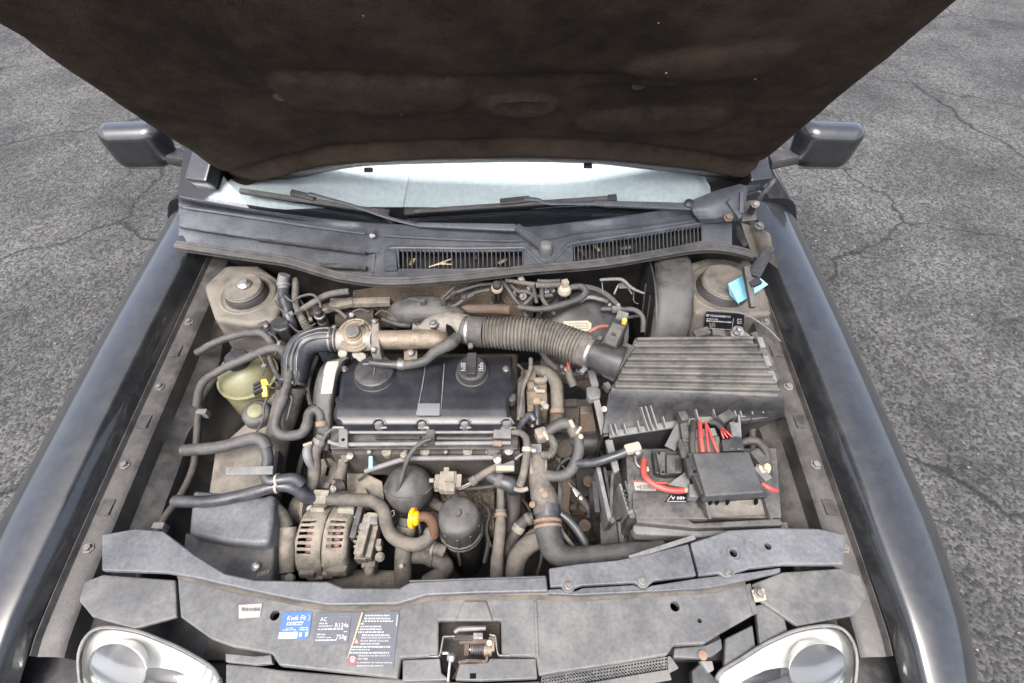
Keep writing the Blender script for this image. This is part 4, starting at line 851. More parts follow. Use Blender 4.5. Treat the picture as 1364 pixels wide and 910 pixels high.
# oil filler cap
t = thing('oil_filler_cap', 'round black oil filler cap with finger grip on the rocker cover', 'oil cap'); c = P(629, 497, 0.832); u = U(c)
lathe('neck', c, (0, -.08, 1), [(22, -6), (22, 1), (20.5, 2), (20.5, 5)], RUBD, t, u=u); cd = lathe('cap_disc', c, (0, -.08, 1), [(19, 4), (20, 5), (20, 11), (18.8, 13), (17, 13.6), (0, 14)], BLACK, t, u=u, seg=40)
bar('grip', c+Vector((0, -0.026, 17*u)), c+Vector((0, 0.030, 17*u)), 13*u, 8*u, BLACK, cd, bevel=0.003)
CF = lambda x, y: PL(x, y, c+Vector((0, 0, 14.5*u)), Vector((0, -.08, 1)))
for k in range(3): dashes(613.6+k*2.4, 615.2+k*2.4, 493, 11, CF, WHITE, t, seed=70+k) if False else None
for s_ in (-1, 1):
    for k in range(3):
        x = 629+s_*(9.5+2.2*k)-1
        for j in range(5): 
            if random.random() < 0.85: dashes(x, x+1.5, 494-2.3*j, 1.3, CF, WHITE, cd, seed=int(x*7+j), name='print_mark')
# breather
t = thing('crankcase_breather', 'round black breather disc with outlet spout on the rocker cover', 'breather'); c = P(500, 499, 0.828); u = U(c)
lathe('disc', c, (0, 0, 1), [(28, -6), (28, 0), (27, 1), (27, 4), (26, 6), (25.5, 9), (23, 10.5), (0, 11)], BLACK, t, u=u, seg=44)
T('spout', [(493, 483, 0.853, 5.0), (500, 484, 0.853, 5.4), (515, 485.5, 0.853, 5.6), (530, 486, 0.853, 5.6)], BLACK, t, seg=14); bar('print_line', P(483, 485, .849), P(497, 484.5, .849), .004, .0006, GREYP, t); bar('moulded_line', P(499, 488, .8485), P(498, 500, .8485), .0015, .001, GREYP, t)
t = thing('breather_hose', 'grey breather hose with clamp bending up over the rocker cover', 'hose')
T('hose_body', [(529, 486, 0.853, 6.0), (542, 486, 0.855, 6.2), (556, 484, 0.86, 6.2), (567, 480, 0.864, 6.4), (578, 470, 0.868, 7.0), (590, 463, 0.87, 8.0), (600, 458, 0.87, 8.6), (608, 450, 0.866, 8)], RUB, t, seg=18); ring('hose_clamp', [(531, 486, .853, 7), (539, 486, .854, 7)], STEELD, t, seg=18); box('clamp_lug', P(533, 479.5, .862), (.008, .006, .007), BLACK, t); ring('ribbed_cuff', [(601, 457, .87, 9.2), (604, 454, .869, 9.2)], RUBD, t, seg=18)
# timing cover
t = thing('timing_belt_cover', 'curved grey timing belt cover with a white sticker', 'timing cover')
tl = smooth_tab([(476, 456), (480, 438), (487, 429), (496, 424), (517, 418.5), (539, 416.5), (570, 417), (600, 420)], 4); tr = smooth_tab([(476, 466), (484, 459), (498, 452), (519, 448), (539, 445.5), (570, 443), (600, 440)], 4)
def zt(y): return interp([(476, .842), (487, .842), (500, .836), (520, .822), (540, .803), (570, .77), (600, .735)], y)
ysl = [476+124*k/26 for k in range(27)]
loft('cover', [[P(interp(tl, y)+(interp(tr, y)-interp(tl, y))*j/10, y, zt(y)-0.014*abs(2*j/10-1)**5) for j in range(11)] for y in ysl], DUSTY, t, th=0.005, off=(0, .3, -1))
loft('side_wall', [[P(interp(tl, y), y, zt(y)-0.0145) for y in ysl], [P(interp(tl, y), y, zt(y)-0.0145)+Vector((0.002, 0.01, -0.05)) for y in ysl]], DUSTY, t); loft('side_wall', [[P(interp(tr, y), y, zt(y)-0.0145) for y in ysl], [P(interp(tr, y), y, zt(y)-0.0145)+Vector((-0.002, 0.01, -0.05)) for y in ysl]], BLACK, t)
sl_ = smooth_tab([(483, 436), (488, 433), (497, 431), (525, 426.5)], 4); sr_ = smooth_tab([(480, 453), (488, 450), (497, 447), (525, 442)], 4)
loft('white_sticker', [[P(interp(sl_, y)+(interp(sr_, y)-interp(sl_, y))*j/4, y-(1.5 if k == 0 else 0)*j/4, zt(y)+0.0016-(.002 if j in (0, 4) else 0)) for j in range(5)] for k, y in enumerate([482+42.5*q/8 for q in range(9)])], PAPER, t)
# ------------------------------------------------------------------ egr valve and intake pipe
t = thing('egr_valve', 'beige round diaphragm valve between elbow hose and intake pipe', 'valve'); c = P(473, 446, 0.862); u = U(c); ax = Vector((0, -0.35, 0.94))
dph = lathe('diaphragm', c, ax, [(22, -4), (24, -3), (24, 0), (22.5, 1.2), (21, 1), (20, 2.5), (18, 3.4), (16.5, 2.6), (15, 4.6), (12, 5.6), (0, 6)], ALUB, t, u=u, seg=48)
lathe('vacuum_cap', c, ax, [(11, 5), (11, 8), (9.5, 9), (9.5, 14), (8.5, 15.5), (0, 16)], ALUB, dph, u=u, seg=32); lathe('cap_insert', c, ax, [(7.6, 15), (7.6, 16.4), (0, 16.8)], DUSTY, dph, u=u, seg=24)
bar('vacuum_nipple', c+Vector((7*u, 0.006, 14*u)), c+Vector((16*u, 0.014, 17*u)), 0.006, 0.006, ALUB, t, bevel=.002)
T('valve_body', [(448, 452, 0.842, 15), (460, 453, 0.842, 16), (490, 453, 0.845, 15), (500, 453, 0.848, 13.5)], ALU, t, seg=24)
pl('mounting_flange', [(495, 425), (504, 424), (506, 468), (494, 470)], 0.872, 0.05, ALU, t, bevel=.003)
for x, y in ((499, 428), (498, 466), (469, 420)): lathe('flange_bolt', P(x, y, .876), (0, -.3, 1), [(.007, -.006), (.007, .004), (.004, .007), (0, .0075)], STEEL, t, seg=6)
for x, y in ((457, 471), (476, 472), (482, 476)): lathe('mount_lug', P(x, y, .83), (0, -.6, .8), [(.010, -.02), (.010, .004), (.006, .006), (0, .0065)], ALU, t, seg=16)
t = thing('intake_pipe', 'brown stained aluminium intake pipe above the rocker cover', 'pipe')
T('pipe_body', [(503, 453, 0.852, 13), (520, 453, 0.854, 13), (545, 452.5, 0.856, 13), (570, 452, 0.856, 13), (583, 453, 0.854, 12.5), (591, 456, 0.848, 10), (596, 460, 0.84, 6)], ALUB, t, seg=28, n=8)
T('branch', [(560, 446, 0.85, 12), (580, 434, 0.845, 15), (600, 432, 0.846, 17), (620, 437, 0.85, 18)], ALU, t, seg=24)
pl('slot', [(594, 431), (601, 434), (612, 450), (600, 451), (594, 440)], 0.876, 0.004, HOLE, t, bevel=.001)
lathe('pipe_bolt', P(577, 431, .872), (0, -.2, 1), [(.011, -.01), (.011, 0), (.0065, .001), (.006, .006), (0, .007)], STEELD, t, seg=6); lathe('stud_base', P(556, 436, .85), (0, 0, 1), [(.016, -.02), (.010, .006), (.006, .012)], ALU, t, seg=16); lathe('threaded_stud', P(555, 430, .866), (0, 0, 1), [(.0055, -.012), (.0055, .012), (.0045, .014), (0, .0145)], STEEL, t, seg=12); lathe('stud_nut', P(555, 428, .876), (0, 0, 1), [(.0062, 0), (.0062, .005), (0, .006)], BLACK, t, seg=6)
T('plenum', [(520, 432, .82, 10), (535, 420, .826, 20), (560, 416, .83, 23), (590, 420, .832, 22), (615, 432, .835, 18)], DUSTY, t, seg=24)
pl('lower_mount', rectpx(538, 466, 556, 480), .83, .03, ALUB, t); lathe('lower_bolt', P(547, 470, .836), (0, -.4, .9), [(.008, -.004), (.008, .004), (.005, .006), (0, .0065)], STEELD, t, seg=12)
# ------------------------------------------------------------------ ribbed intake hose, clamps, air mass meter
t = thing('intake_hose', 'thick ribbed grey intake hose running to the air filter box', 'hose')
ribbed('ribbed_body', [(645, 443, 0.862, 20), (665, 443.5, 0.864, 20.5), (690, 445, 0.866, 21), (715, 447, 0.868, 21.2), (740, 452, 0.87, 21.5), (760, 459, 0.872, 21.8), (776, 465, 0.874, 22)], RUBP, 0.0078, 0.0022, t, seg=36)
T('collar', [(618, 440, 0.856, 18), (625, 441, 0.857, 18.5), (630, 441, 0.858, 19.5), (640, 442.5, 0.86, 21), (647, 443, 0.862, 20)], RUB, t, seg=32); T('end_cuff', [(774, 464, 0.874, 22), (782, 467.5, 0.875, 22.6), (790, 470.5, 0.876, 22.6)], RUBP, t, seg=32)
ring('steel_clamp', [(624.5, 441, .857, 20), (628, 441.2, .858, 20)], STEEL, t, seg=32); box('clamp_screw', P(627, 461, .868), (.010, .012, .008), STEELD, t)
ring('steel_clamp', [(785.5, 469, .8755, 24.2), (789, 470.4, .876, 24.2)], STEEL, t, seg=32); box('clamp_screw', P(798, 452, .90), (.014, .010, .010), STEELD, t, rot=1.0); box('clamp_screw', P(777, 494, .862), (.016, .010, .010), STEELD, t, rot=.8)
t = thing('air_mass_meter', 'black air mass meter between the ribbed hose and filter box', 'sensor')
T('meter_tube', [(789, 470, 0.876, 21), (800, 474.5, 0.877, 21.5), (814, 480, 0.878, 22.5), (828, 485, 0.878, 24)], BLACK, t, seg=36)
bar('sensor_housing', P(826, 430, 0.915), P(809, 466, 0.905), 0.034, 0.030, BLACK, t, bevel=.004); bar('sensor_lid', P(824, 433, 0.932), P(811, 460, 0.924), 0.026, 0.006, DUSTY, t); box('plug', P(828, 424, .925), (.022, .020, .022), GREYP, t, rot=-.4); tb('plug_wire', [(832, 424, .925, 2.0), (842, 422, .91, 2.2), (850, 421, .88, 2.2)], RUB, t); lathe('screw', P(832, 426, .940), (0, 0, 1), [(.005, -.01), (.005, 0), (0, .001)], YEL, t, seg=12)
bar('sensor_rib', P(820, 447, .932), P(815, 444, .932), .006, .004, BLACK, t)
hose('red_harness_wire', 'reddish wire looping beside the ribbed hose end', [(784, 443, .885, 2.3), (792, 438, .89, 2.4), (800, 435, .89, 2.4), (812, 435, .885, 2.4)], M('faded_red_wire', (.26, .07, .06), .5, dust=.4), 10, 'wire')
# ------------------------------------------------------------------ air filter box
t = thing('air_filter_box', 'black air filter box with ribbed lid and comb edge', 'air filter box')
ZL = 0.868
lid = pl('lid', [(846, 449), (1000, 446), (1014, 470), (1040, 518), (1040, 528), (960, 524), (815, 518), (820, 506)], ZL, 0.05, LID, t, bevel=0.006, bseg=3)
yr = [452.5, 461.5, 470, 479, 488, 497, 506, 515]
for k, y in enumerate(yr):
    x0 = 847-4.2*k+1; x1 = min(1003+5.2*k, 1038); y1 = y-1.5+0.95*k
    a = P(x0, y, ZL+.004); b = P(x1, y1, ZL+.004); bar('lid_rib', a, b, 4.4*U(a), 0.010, LID, lid, bevel=.0022)
rows = []
for y, z in ((517, .866), (522, .862), (530, .85), (545, .826), (562, .805), (577, .796)):
    f = (y-517)/60; xa = 815-12*f; r = []
    for i in range(13):
        x = xa+(1045-xa)*i/12; r.append(P(x, y+(7 if f < .3 else 7-40*(f-.3))*i/12, z))
    rows.append(r)
loft('sloping_front', rows, BLACK, t, th=0.003, off=(0, .4, -.9))
fl = lambda x: 579-32*(x-812)/211.0
fx = [812, 860, 905, 950, 1000, 1045]
cf = loft('comb_flange', [[P(x, fl(x)-5, .806) for x in fx], [P(x, fl(x), .806) for x in fx], [P(x, fl(x)+3.5, .803) for x in fx], [P(x, fl(x)+5, .790) for x in fx]], GREYP, t, th=.002)
for x, L_ in ((814, 13), (820, 13), (832, 12), (850, 13), (858, 30), (864, 30), (870.5, 30), (884, 13), (907, 11), (928, 16), (950, 18), (970, 14), (977, 15), (984, 14), (999, 13), (1013, 13), (1021, 12)):
    a = P(x+L_*.16, fl(x)+2, .810); zz = .810+L_*.00085; b = P(x-L_*.18, fl(x)-L_, zz); bar('comb_fin', a, b, .0028, .012, GREYP, cf, bevel=.0006)
for x0, x1 in ((912, 930), (966, 1000), (1001, 1040)):
    pl('clip_pad', [(x0, fl(x0)+1), (x1, fl(x1)+1), (x1, fl(x1)+9), (x0, fl(x0)+9)], .800, .014, DUSTY, cf)
loft('front_wall', [[P(x, fl(x)+5, .792) for x in fx], [P(x, fl(x)+5, .792)+Vector((0, -.006, -.16)) for x in fx]], BLACK, t, th=.003, off=(0, 1, 0))
loft('side_wall', [[P(846, 450, .85), P(820, 507, .85), P(812, 520, .84), P(803, 577, .79)], [P(846, 450, .85)+Vector((0.0, 0, -.2)), P(820, 507, .85)+Vector((0, 0, -.2)), P(812, 520, .84)+Vector((.0, 0, -.2)), P(803, 577, .79)+Vector((.0, 0, -.16))]], BLACK, t, th=.003, off=(1, 0, 0))
bar('inlet_flange', P(838, 462, .872), P(810, 502, .866), .024, .022, DUSTY, t, bevel=.004, wd1=.030)
bar('lid_edge_clip', P(812, 520, .85), P(806, 512, .85), .012, .014, DUSTY, t)
for x, y in ((1010, 455), (1018, 480), (1025, 500)): bar('lid_clip', P(x, y-4, .862), P(x+5, y+10, .858), .012, .014, GREYP, t)
pl('lid_end_flange', [(1000, 443), (1008, 441), (1030, 480), (1040, 505), (1032, 508), (1014, 470)], .855, .02, DUSTY, t)
lathe('lid_screw', P(980, 445, .87), (0, -.2, 1), [(.011, -.01), (.011, 0), (.006, .001), (.006, .006), (0, .007)], STEELD, t, seg=12); lathe('wall_screw', P(805, 545, .83), (-.3, -.5, .8), [(.006, 0), (.006, .003), (0, .004)], STEELD, t, seg=12)
t = thing('filter_box_bracket', 'pale grey upright bracket beside the air filter box', 'bracket')
bar('strip', P(787, 493, .80), P(793, 516, .79), .016, .006, GREYP, t); pl('tab', [(781, 515), (795, 513), (801, 519), (800, 530), (786, 532), (782, 527)], .795, .02, CREAM if False else GREYP, t, bevel=.004); bar('strip', P(794, 532, .785), P(806, 582, .76), .013, .006, GREYP, t, wd1=.016)
t = thing('tower_clamp', 'small grey clamp with a bright screw between tower and filter box', 'clamp')
bar('strap', P(925, 447, .845), P(945, 441, .855), .02, .012, DUSTY, t); lathe('screw', P(983, 441, .86), (0, -.3, 1), [(.012, -.005), (.012, .002), (.006, .003), (.006, .012), (0, .013)], STEEL, t, seg=12); bar('strap', P(948, 444, .86), P(965, 446, .86), .018, .012, DUSTY, t); pl('ear', [(970, 446), (990, 440), (1000, 446), (992, 452)], .855, .012, PAN, t)
# ------------------------------------------------------------------ fuel and vacuum pipes along the front of the rocker cover
t = thing('fuel_pipe_rail', 'row of thin metal fuel pipes in brackets below the rocker cover', 'pipes')
pl('rail_plate', [(440, 570), (690, 570), (690, 598), (440, 598)], 0.762, 0.006, DUSTY, t)
bar('top_edge', P(443, 569.5, .790), P(690, 569.5, .790), .005, .004, STEEL, t)
T('pipe', [(462, 576, .782, 2.2), (560, 576, .782, 2.2), (662, 575.5, .782, 2.2)], GREYP, t, seg=10); T('pipe', [(438, 588, .782, 3.0), (450, 592, .782, 3.0), (466, 592, .782, 3.0), (560, 591, .782, 3.0), (660, 590, .782, 3.0), (680, 590, .78, 2.8)], GREYP, t, seg=10)
T('pipe', [(582, 584, .780, 2.6), (660, 584, .780, 2.6), (672, 579, .782, 2.6), (686, 573, .78, 2.6)], RUB, t, seg=10)
T('pipe', [(486, 628, .73, 3.4), (505, 622, .735, 3.6), (537, 612, .745, 3.6), (560, 610.5, .748, 3.6), (620, 610, .748, 3.6), (662, 609, .748, 3.6)], GREYP, t, seg=12); lathe('pipe_foot', P(538, 607, .755), (0, 0, 1), [(.007, -.02), (.007, .004), (.005, .006), (0, .0065)], MUD, t, seg=14)
for x0, x1, y0, y1 in ((451, 463, 571, 595), (567, 579, 570, 591), (657, 681, 569, 583)):
    pl('pipe_bracket', rectpx(x0, y0, x1, y1), .790, .008, GREYP if x0 != 567 else DUSTY, t, bevel=.0015)
lathe('bracket_hole', P(457, 586, .7904), (0, 0, 1), [(.0035, 0), (.0035, .0006), (0, .0007)], HOLE, t, seg=14)
T('pipe_bend', [(462, 571, .788, 2.0), (446, 571, .785, 2.2), (436, 577, .78, 2.4), (430, 588, .77, 2.6)], RUB, t, seg=10)
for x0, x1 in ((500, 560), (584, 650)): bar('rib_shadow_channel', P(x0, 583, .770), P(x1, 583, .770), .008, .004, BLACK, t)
T('orange_sleeve', [(657, 590.5, .784, 4.2), (668, 591, .784, 4.2)], RUSTC, t, seg=12)
tag(T('pale_blue_cap', [(494, 608, .745, 2.6), (494, 624, .735, 3.0)], LBLUE, seg=12), 'small pale blue tube end below the fuel pipes', 'tube')
hose('ball_vacuum_pipe', 'thin grey pipe dropping from the fuel rail into the black ball', [(574, 585, .80, 2.6), (565, 588, .80, 3.2), (552, 598, .79, 3.2), (543, 612, .775, 3.2), (537, 630, .755, 3.2), (529, 656, .72, 3.2)], RUB, cat='pipe')
# ------------------------------------------------------------------ vacuum reservoir ball
t = thing('vacuum_reservoir', 'black plastic ball reservoir beside the orange dipstick', 'vacuum reservoir'); c = P(545, 651, 0.685); u = U(c); ax = Vector((0, 0.55, 0.83))
prof = [(32.0*math.cos(a), 32.0*math.sin(a)) for a in [R_(-85+170*k/24) for k in range(25)]]
lathe('ball', c, ax, prof, BALL, t, u=u, seg=44); lathe('seam_ring', c, ax, [(31.6, 3), (33, 4), (33, 6), (31, 7)], DUSTY, t, u=u, seg=44)
lathe('inlet_grommet', P(528, 657, .718), (-.3, -.5, .8), [(.008, -.004), (.008, .002), (.005, .003)], HOLE, t, seg=16)
# ------------------------------------------------------------------ alternator
t = thing('alternator', 'mud coated alternator with slotted casing and red windings', 'alternator')
c = P(446, 721, 0.632); u = U(c); R0 = 44*u
vd = (CAM-c); vd.x = 0; vd.normalize()                       # direction of slot field: up and slightly forward
bz = Vector((0, vd.y, vd.z)); by = Vector((0, vd.z, -vd.y))    # by points rearward-up
def alt_half(name, xs, slot0, slot1, phis):
    V = []; F = []; NT = 72
    for (dx, r) in xs:
        for k in range(NT):
            a = 2*math.pi*k/NT; rr = r*u*(1+0.012*math.sin(a*7+dx)); V.append(c+Vector((dx*u, 0, 0))+bz*(rr*math.cos(a))+by*(rr*math.sin(a)))
    for i in range(len(xs)-1):
        for k in range(NT):
            ph = 360.0*(k+.5)/NT; ph = ph-360 if ph > 180 else ph
            if slot0 <= xs[i][0] and xs[i+1][0] <= slot1 and any(abs(ph-q) < 2.6 for q in phis): continue
            k2 = (k+1) % NT; F.append((i*NT+k, i*NT+k2, (i+1)*NT+k2, (i+1)*NT+k))
    V2 = []
    o = mk(name, V, F, MUD, t)
    m = o.modifiers.new('wall', 'SOLIDIFY'); m.thickness = 0.0035; m.offset = -1
    return o
phis = [32.5, 22.5, 12.5, 2.5, -7.5, -17.5]
alt_half('drive_end_casing', [(-38, 18), (-38, 36), (-36, 41), (-34, 43), (-32, 43.5), (-24, 44), (-15, 44.3), (-10, 44.5), (-3, 45)], -34, -15, phis)
alt_half('brush_end_casing', [(-1, 45), (4, 44.5), (10, 44), (16, 43.5), (23, 43), (26, 41), (28, 38), (28, 18)], 4, 23, phis[:5])
lathe('stator_core', c+Vector((-2.2*u, 0, 0)), (1, 0, 0), [(40, -8), (42.5, -8), (42.5, 12), (40, 12)], RUST, t, u=u, seg=40)
lathe('copper_winding', c, (1, 0, 0), [(24, -26), (34, -26), (36, -24), (36, -17), (24, -16)], PINK, t, u=u, seg=40); lathe('copper_winding', c, (1, 0, 0), [(24, 9), (36, 10), (36, 16), (34, 18), (24, 19)], PINK, t, u=u, seg=40); lathe('rotor', c, (1, 0, 0), [(10, -31), (22, -30), (22, 30), (10, 31)], HOLE, t, u=u, seg=32)
for dx, a0, ln in ((-20, 62, 20), (18, 60, 22), (-22, -58, 20), (16, -52, 26), (-14, -72, 22), (4, -60, 14)):
    a = R_(a0); q = c+Vector((dx*u, 0, 0))+bz*(44*u*math.cos(a))+by*(44*u*math.sin(a)); bar('mounting_ear', q-Vector((ln*u/2, 0, 0)), q+Vector((ln*u/2, 0, 0)), .018, .016, MUD, t, up=bz*math.cos(a)+by*math.sin(a), bevel=.004)
bar('split_rib', c+bz*(45*u)*math.cos(.55)+by*45*u*math.sin(.55)+Vector((-0.0, 0, 0)), c+bz*(45.5*u)*math.cos(-.7)+by*45.5*u*math.sin(-.7), .006, .003, MUD, t)
for (x, y, z, sx, sy, sz, m_) in ((479, 702, .665, 8, 42, 40, DUSTY), (487, 716, .665, 12, 52, 30, MUD), (497, 693, .675, 16, 14, 20, MUD), (482, 703, .68, 14, 9, 12, GREYP), (484, 738, .65, 16, 20, 22, MUD), (498, 722, .655, 8, 46, 22, MUD), (493, 750, .63, 18, 16, 20, MUD), (505, 726, .65, 8, 12, 16, MUD)):
    box('regulator_block', P(x, y, z), (sx*u, sy*u, sz*u), m_, t, bevel=.003, rot=random.uniform(-.08, .08))
for k in range(7): box('cooling_tooth', P(475.5, 690+6.5*k, .682), (7*u, 2.4*u, 8*u), MUD, t, bevel=.0006)
for x, y, z, r in ((506, 742, .665, 6), (478, 737, .678, 5), (492, 760, .64, 6), (505, 730, .66, 4)): lathe('stud', P(x, y, z), (.3, -.3, .9), [(r, -6), (r, 2), (r*.6, 3), (r*.55, 8), (0, 8.5)], MUD, t, u=u, seg=10)
pl('connector_face', rectpx(492, 688, 503, 698), .692, .004, GREYP, t); lathe('drive_pulley', c, (1, 0, 0), [(24, -46), (26, -45), (26, -40), (22, -39)], BLACK, t, u=u, seg=36)
# mounting brackets
t = thing('alternator_bracket', 'beige dusty bracket plates above the alternator', 'bracket')
o = pl('slotted_plate', [(423, 612), (440, 610), (449, 617), (446, 652), (424, 652)], 0.665, 0.012, MUD, t, bevel=.002)
bar('slot', P(438, 620, .6660), P(435, 634, .6660), .006, .0015, HOLE, t, bevel=0)
pl('angled_plate', [(462, 620), (470, 622), (509, 641), (512, 664), (506, 670), (462, 664)], 0.655, 0.012, MUD, t, bevel=.002); pl('lower_plate', [(436, 652), (512, 655), (512, 676), (430, 676)], 0.645, 0.02, MUD, t, bevel=.004)
lathe('boss', P(482, 660, .66), (0, -.3, 1), [(.014, -.01), (.014, .008), (.010, .010), (0, .011)], MUD, t, seg=14); box('step', P(430, 648, .67), (.03, .012, .012), MUD, t)
t = thing('tensioner_bolt', 'dark rod ending in a bright silver bolt above the alternator', 'bolt')
T('rod', [(460, 600, .72, 7), (456, 622, .71, 7), (452, 640, .705, 8)], RUBP, t, seg=14); T('sleeve', [(455, 646, .702, 8), (447, 650, .708, 6)], RUBD, t, seg=16); lathe('bolt_head', P(445, 651, .712), (-.45, -.55, .7), [(.0085, -.006), (.0085, .003), (.007, .005), (.004, .005), (.0035, .003), (0, .003)], STEEL, t, seg=16)
bar('arm', P(462, 603, .735), P(468, 612, .73), .03, .012, RUBP, t); lathe('nut', P(467, 608, .742), (0, -.3, 1), [(.008, 0), (.008, .006), (0, .007)], STEELD, t, seg=6)
# ------------------------------------------------------------------ left hoses
hose('u_bend_hose', 'grey hose looping in a u bend beside the timing cover', [(262, 540, .76, 5.4), (270, 510, .80, 5.4), (296, 492, .82, 5.6), (322, 480, .825, 5.6), (341, 472, .832, 5.8), (362, 464.5, .835, 6.2), (376, 467, .835, 6.4), (384.5, 480, .832, 6.6), (384, 505, .825, 6.6), (377, 530, .812, 6.6), (369, 553, .80, 6.4), (367, 568, .79, 6.4), (373, 578, .785, 6.6), (387, 580.5, .782, 6.8), (402, 577, .782, 6.8), (409, 566, .786, 7), (412, 552, .79, 7), (419, 545.5, .792, 7), (426.5, 550, .788, 7), (428, 564, .775, 6.6)], RUB, seg=16)
ring('hose_band', [(378.5, 526, .815, 7.3), (374, 539, .808, 7.3)], RUB, COL.objects['u_bend_hose']); ring('end_fitting', [(428, 561, .778, 8), (428.5, 568, .772, 8)], RUSTC, COL.objects['u_bend_hose'])
t = thing('heater_hose', 'blotchy grey hose falling past the slotted bracket', 'hose')
T('hose_body', [(430, 580, .76, 7), (424, 592, .752, 8), (418, 606, .742, 8.6), (419, 620, .73, 8.6), (418, 636, .715, 8.2), (414, 650, .70, 8.0), (408, 660, .685, 8.0)], RUBP, t, seg=18); T('tee_fitting', [(413, 592, .765, 4), (409, 600, .76, 6), (411, 612, .75, 6), (416, 622, .735, 5)], GREYP, t, seg=12); bar('tee_arm', P(404, 594, .768), P(416, 590, .768), .006, .006, CREAM, t); ring('clip', [(427, 585, .758, 9), (424, 591, .753, 9)], GREYP, t)
t = thing('twin_coolant_hose', 'pair of smooth grey hoses strapped together at the bay edge', 'hoses')
T('hose_run', [(232, 668, .72, 8), (280, 668, .73, 8), (322, 660, .735, 8), (345, 654, .742, 8), (366, 648, .745, 8), (384, 648, .742, 8), (398, 654, .73, 8.4), (408, 662, .715, 8.6), (421, 664, .70, 8.4)], RUBB, t, seg=16); T('hose_run', [(354, 596, .77, 7.4), (357, 612, .765, 7.4), (354, 632, .758, 7.4), (360, 641, .755, 7.4), (376, 639, .755, 7.6), (392, 638, .75, 7.8), (402, 646, .738, 7.8)], RUBB, t, seg=16)
T('hose_run', [(244, 600, .76, 8), (290, 596, .77, 8), (322, 588, .775, 8), (338, 584, .778, 8), (350, 587, .776, 8), (356, 598, .77, 7.6)], RUB, t, seg=16)
pl('strap_plate', [(300, 622), (364, 620), (363, 631), (300, 633)], .782, .006, GREYP, t); ring('tie', [(369, 640, .754, 9), (372, 639.4, .755, 9)], CREAM, t); ring('tie', [(367, 648, .745, 9.4), (370.5, 647.6, .745, 9.4)], CREAM, t)
t = thing('front_coolant_hose', 'mud dusted hose snaking across the top of the alternator', 'hose')
T('hose_body', [(418, 664, .70, 8), (440, 665, .70, 8.2), (470, 666, .70, 8.2), (496, 668, .70, 8.4), (510, 679, .70, 8.6), (515, 698, .698, 8.8), (522, 713, .696, 9), (538, 723, .694, 9.2), (556, 725.5, .694, 9.2), (570, 718, .698, 9), (577, 704, .70, 8)], RUBP, t, seg=18, n=8); T('clip_bracket', [(419, 664, .70, 10), (437, 665, .70, 10)], MUD, t, seg=6); bar('clip_edge', P(418, 656.5, .712), P(438, 657.5, .712), .012, .006, MUD, t); ring('wire_clip', [(572, 714, .70, 9.6), (575.5, 707, .70, 9.6)], STEELD, t); T('clip_ring', [(520, 683, .70, .7), (524, 680, .705, .7), (525, 686, .70, .7), (521, 688, .70, .7)], STEELD, t, seg=6)
t = thing('smooth_side_duct', 'smooth grey plastic duct standing at the edge of the bay', 'duct')
pl('upper_duct', [(256, 652), (300, 656), (352, 660), (366, 656), (364, 690), (358, 724), (340, 726), (300, 722), (250, 712)], .725, .06, DUCT, t, bevel=.010, bseg=4); pl('lower_duct', [(246, 708), (300, 720), (358, 722), (367, 714), (363, 768), (360, 782), (300, 780), (240, 760)], .695, .06, DUSTY, t, bevel=.010, bseg=4)
pl('black_flap', [(366, 600), (372, 600), (366, 652), (356, 655)], .73, .03, BLACK, t)
t = thing('dryer_canister', 'beige upright canister with a bent pipe beside the belt pulley', 'canister')
T('canister_body', [(383, 703, .672, 13.2), (379, 763, .645, 13.2)], MUD, t, seg=24, n=2); T('bent_pipe', [(358, 664, .70, 8), (366, 676, .695, 8.4), (376, 688, .685, 9.4), (381, 702, .672, 9.6)], RUBP, t, seg=16); T('bottom_joint', [(379, 763, .645, 9), (378, 780, .63, 9)], MUD, t, seg=16); lathe('nut', P(388, 771, .65), (0, -.2, 1), [(.009, 0), (.009, .012), (.006, .014), (0, .0145)], MUD, t, seg=8)
t = thing('corner_nut_stack', 'bright nut and dusty clips at the very corner of the bay', 'fittings')
lathe('nut', P(341, 755, .70), (0, -.2, 1), [(.008, -.004), (.008, .004), (.005, .006), (0, .0065)], STEEL, t, seg=10); 
for k in range(4): bar('clip', P(343+4*k, 772-2*k, .69), P(348+4*k, 762-1*k, .695), .006, .008, MUD, t)
# pulleys and belt
t = thing('belt_pulley', 'black grooved drive belt on its pulley left of the alternator', 'pulley'); c2 = P(410, 742, .53); u2 = U(c2)
prof = [(20, -13)]
for k in range(9): prof += [(57, -12+2.8*k), (57, -10.6+2.8*k), (54.5, -10.4+2.8*k), (54.5, -9.4+2.8*k)]
prof += [(20, 14)]
lathe('ribbed_belt', c2, (1, 0, 0), prof, HOLE, t, u=u2, seg=56, smooth=25); c3 = P(404, 680, .625); u3 = U(c3)
lathe('idler_pulley', c3, (1, 0, .1), [(8, -12), (19, -11), (20, -8), (18, -6), (18, 2), (20, 4), (20, 8), (8, 10)], MUD, t, u=u3, seg=32); lathe('idler_bolt', P(414, 678, .66), (.2, -.4, .9), [(.008, -.01), (.008, .004), (0, .005)], STEELD, t, seg=8)
tag(T('lower_crossmember', [(430, 772, .58, 13), (480, 774, .58, 14), (530, 774, .58, 13)], MUD, seg=16), 'beige cylinder lying below the alternator', 'compressor')
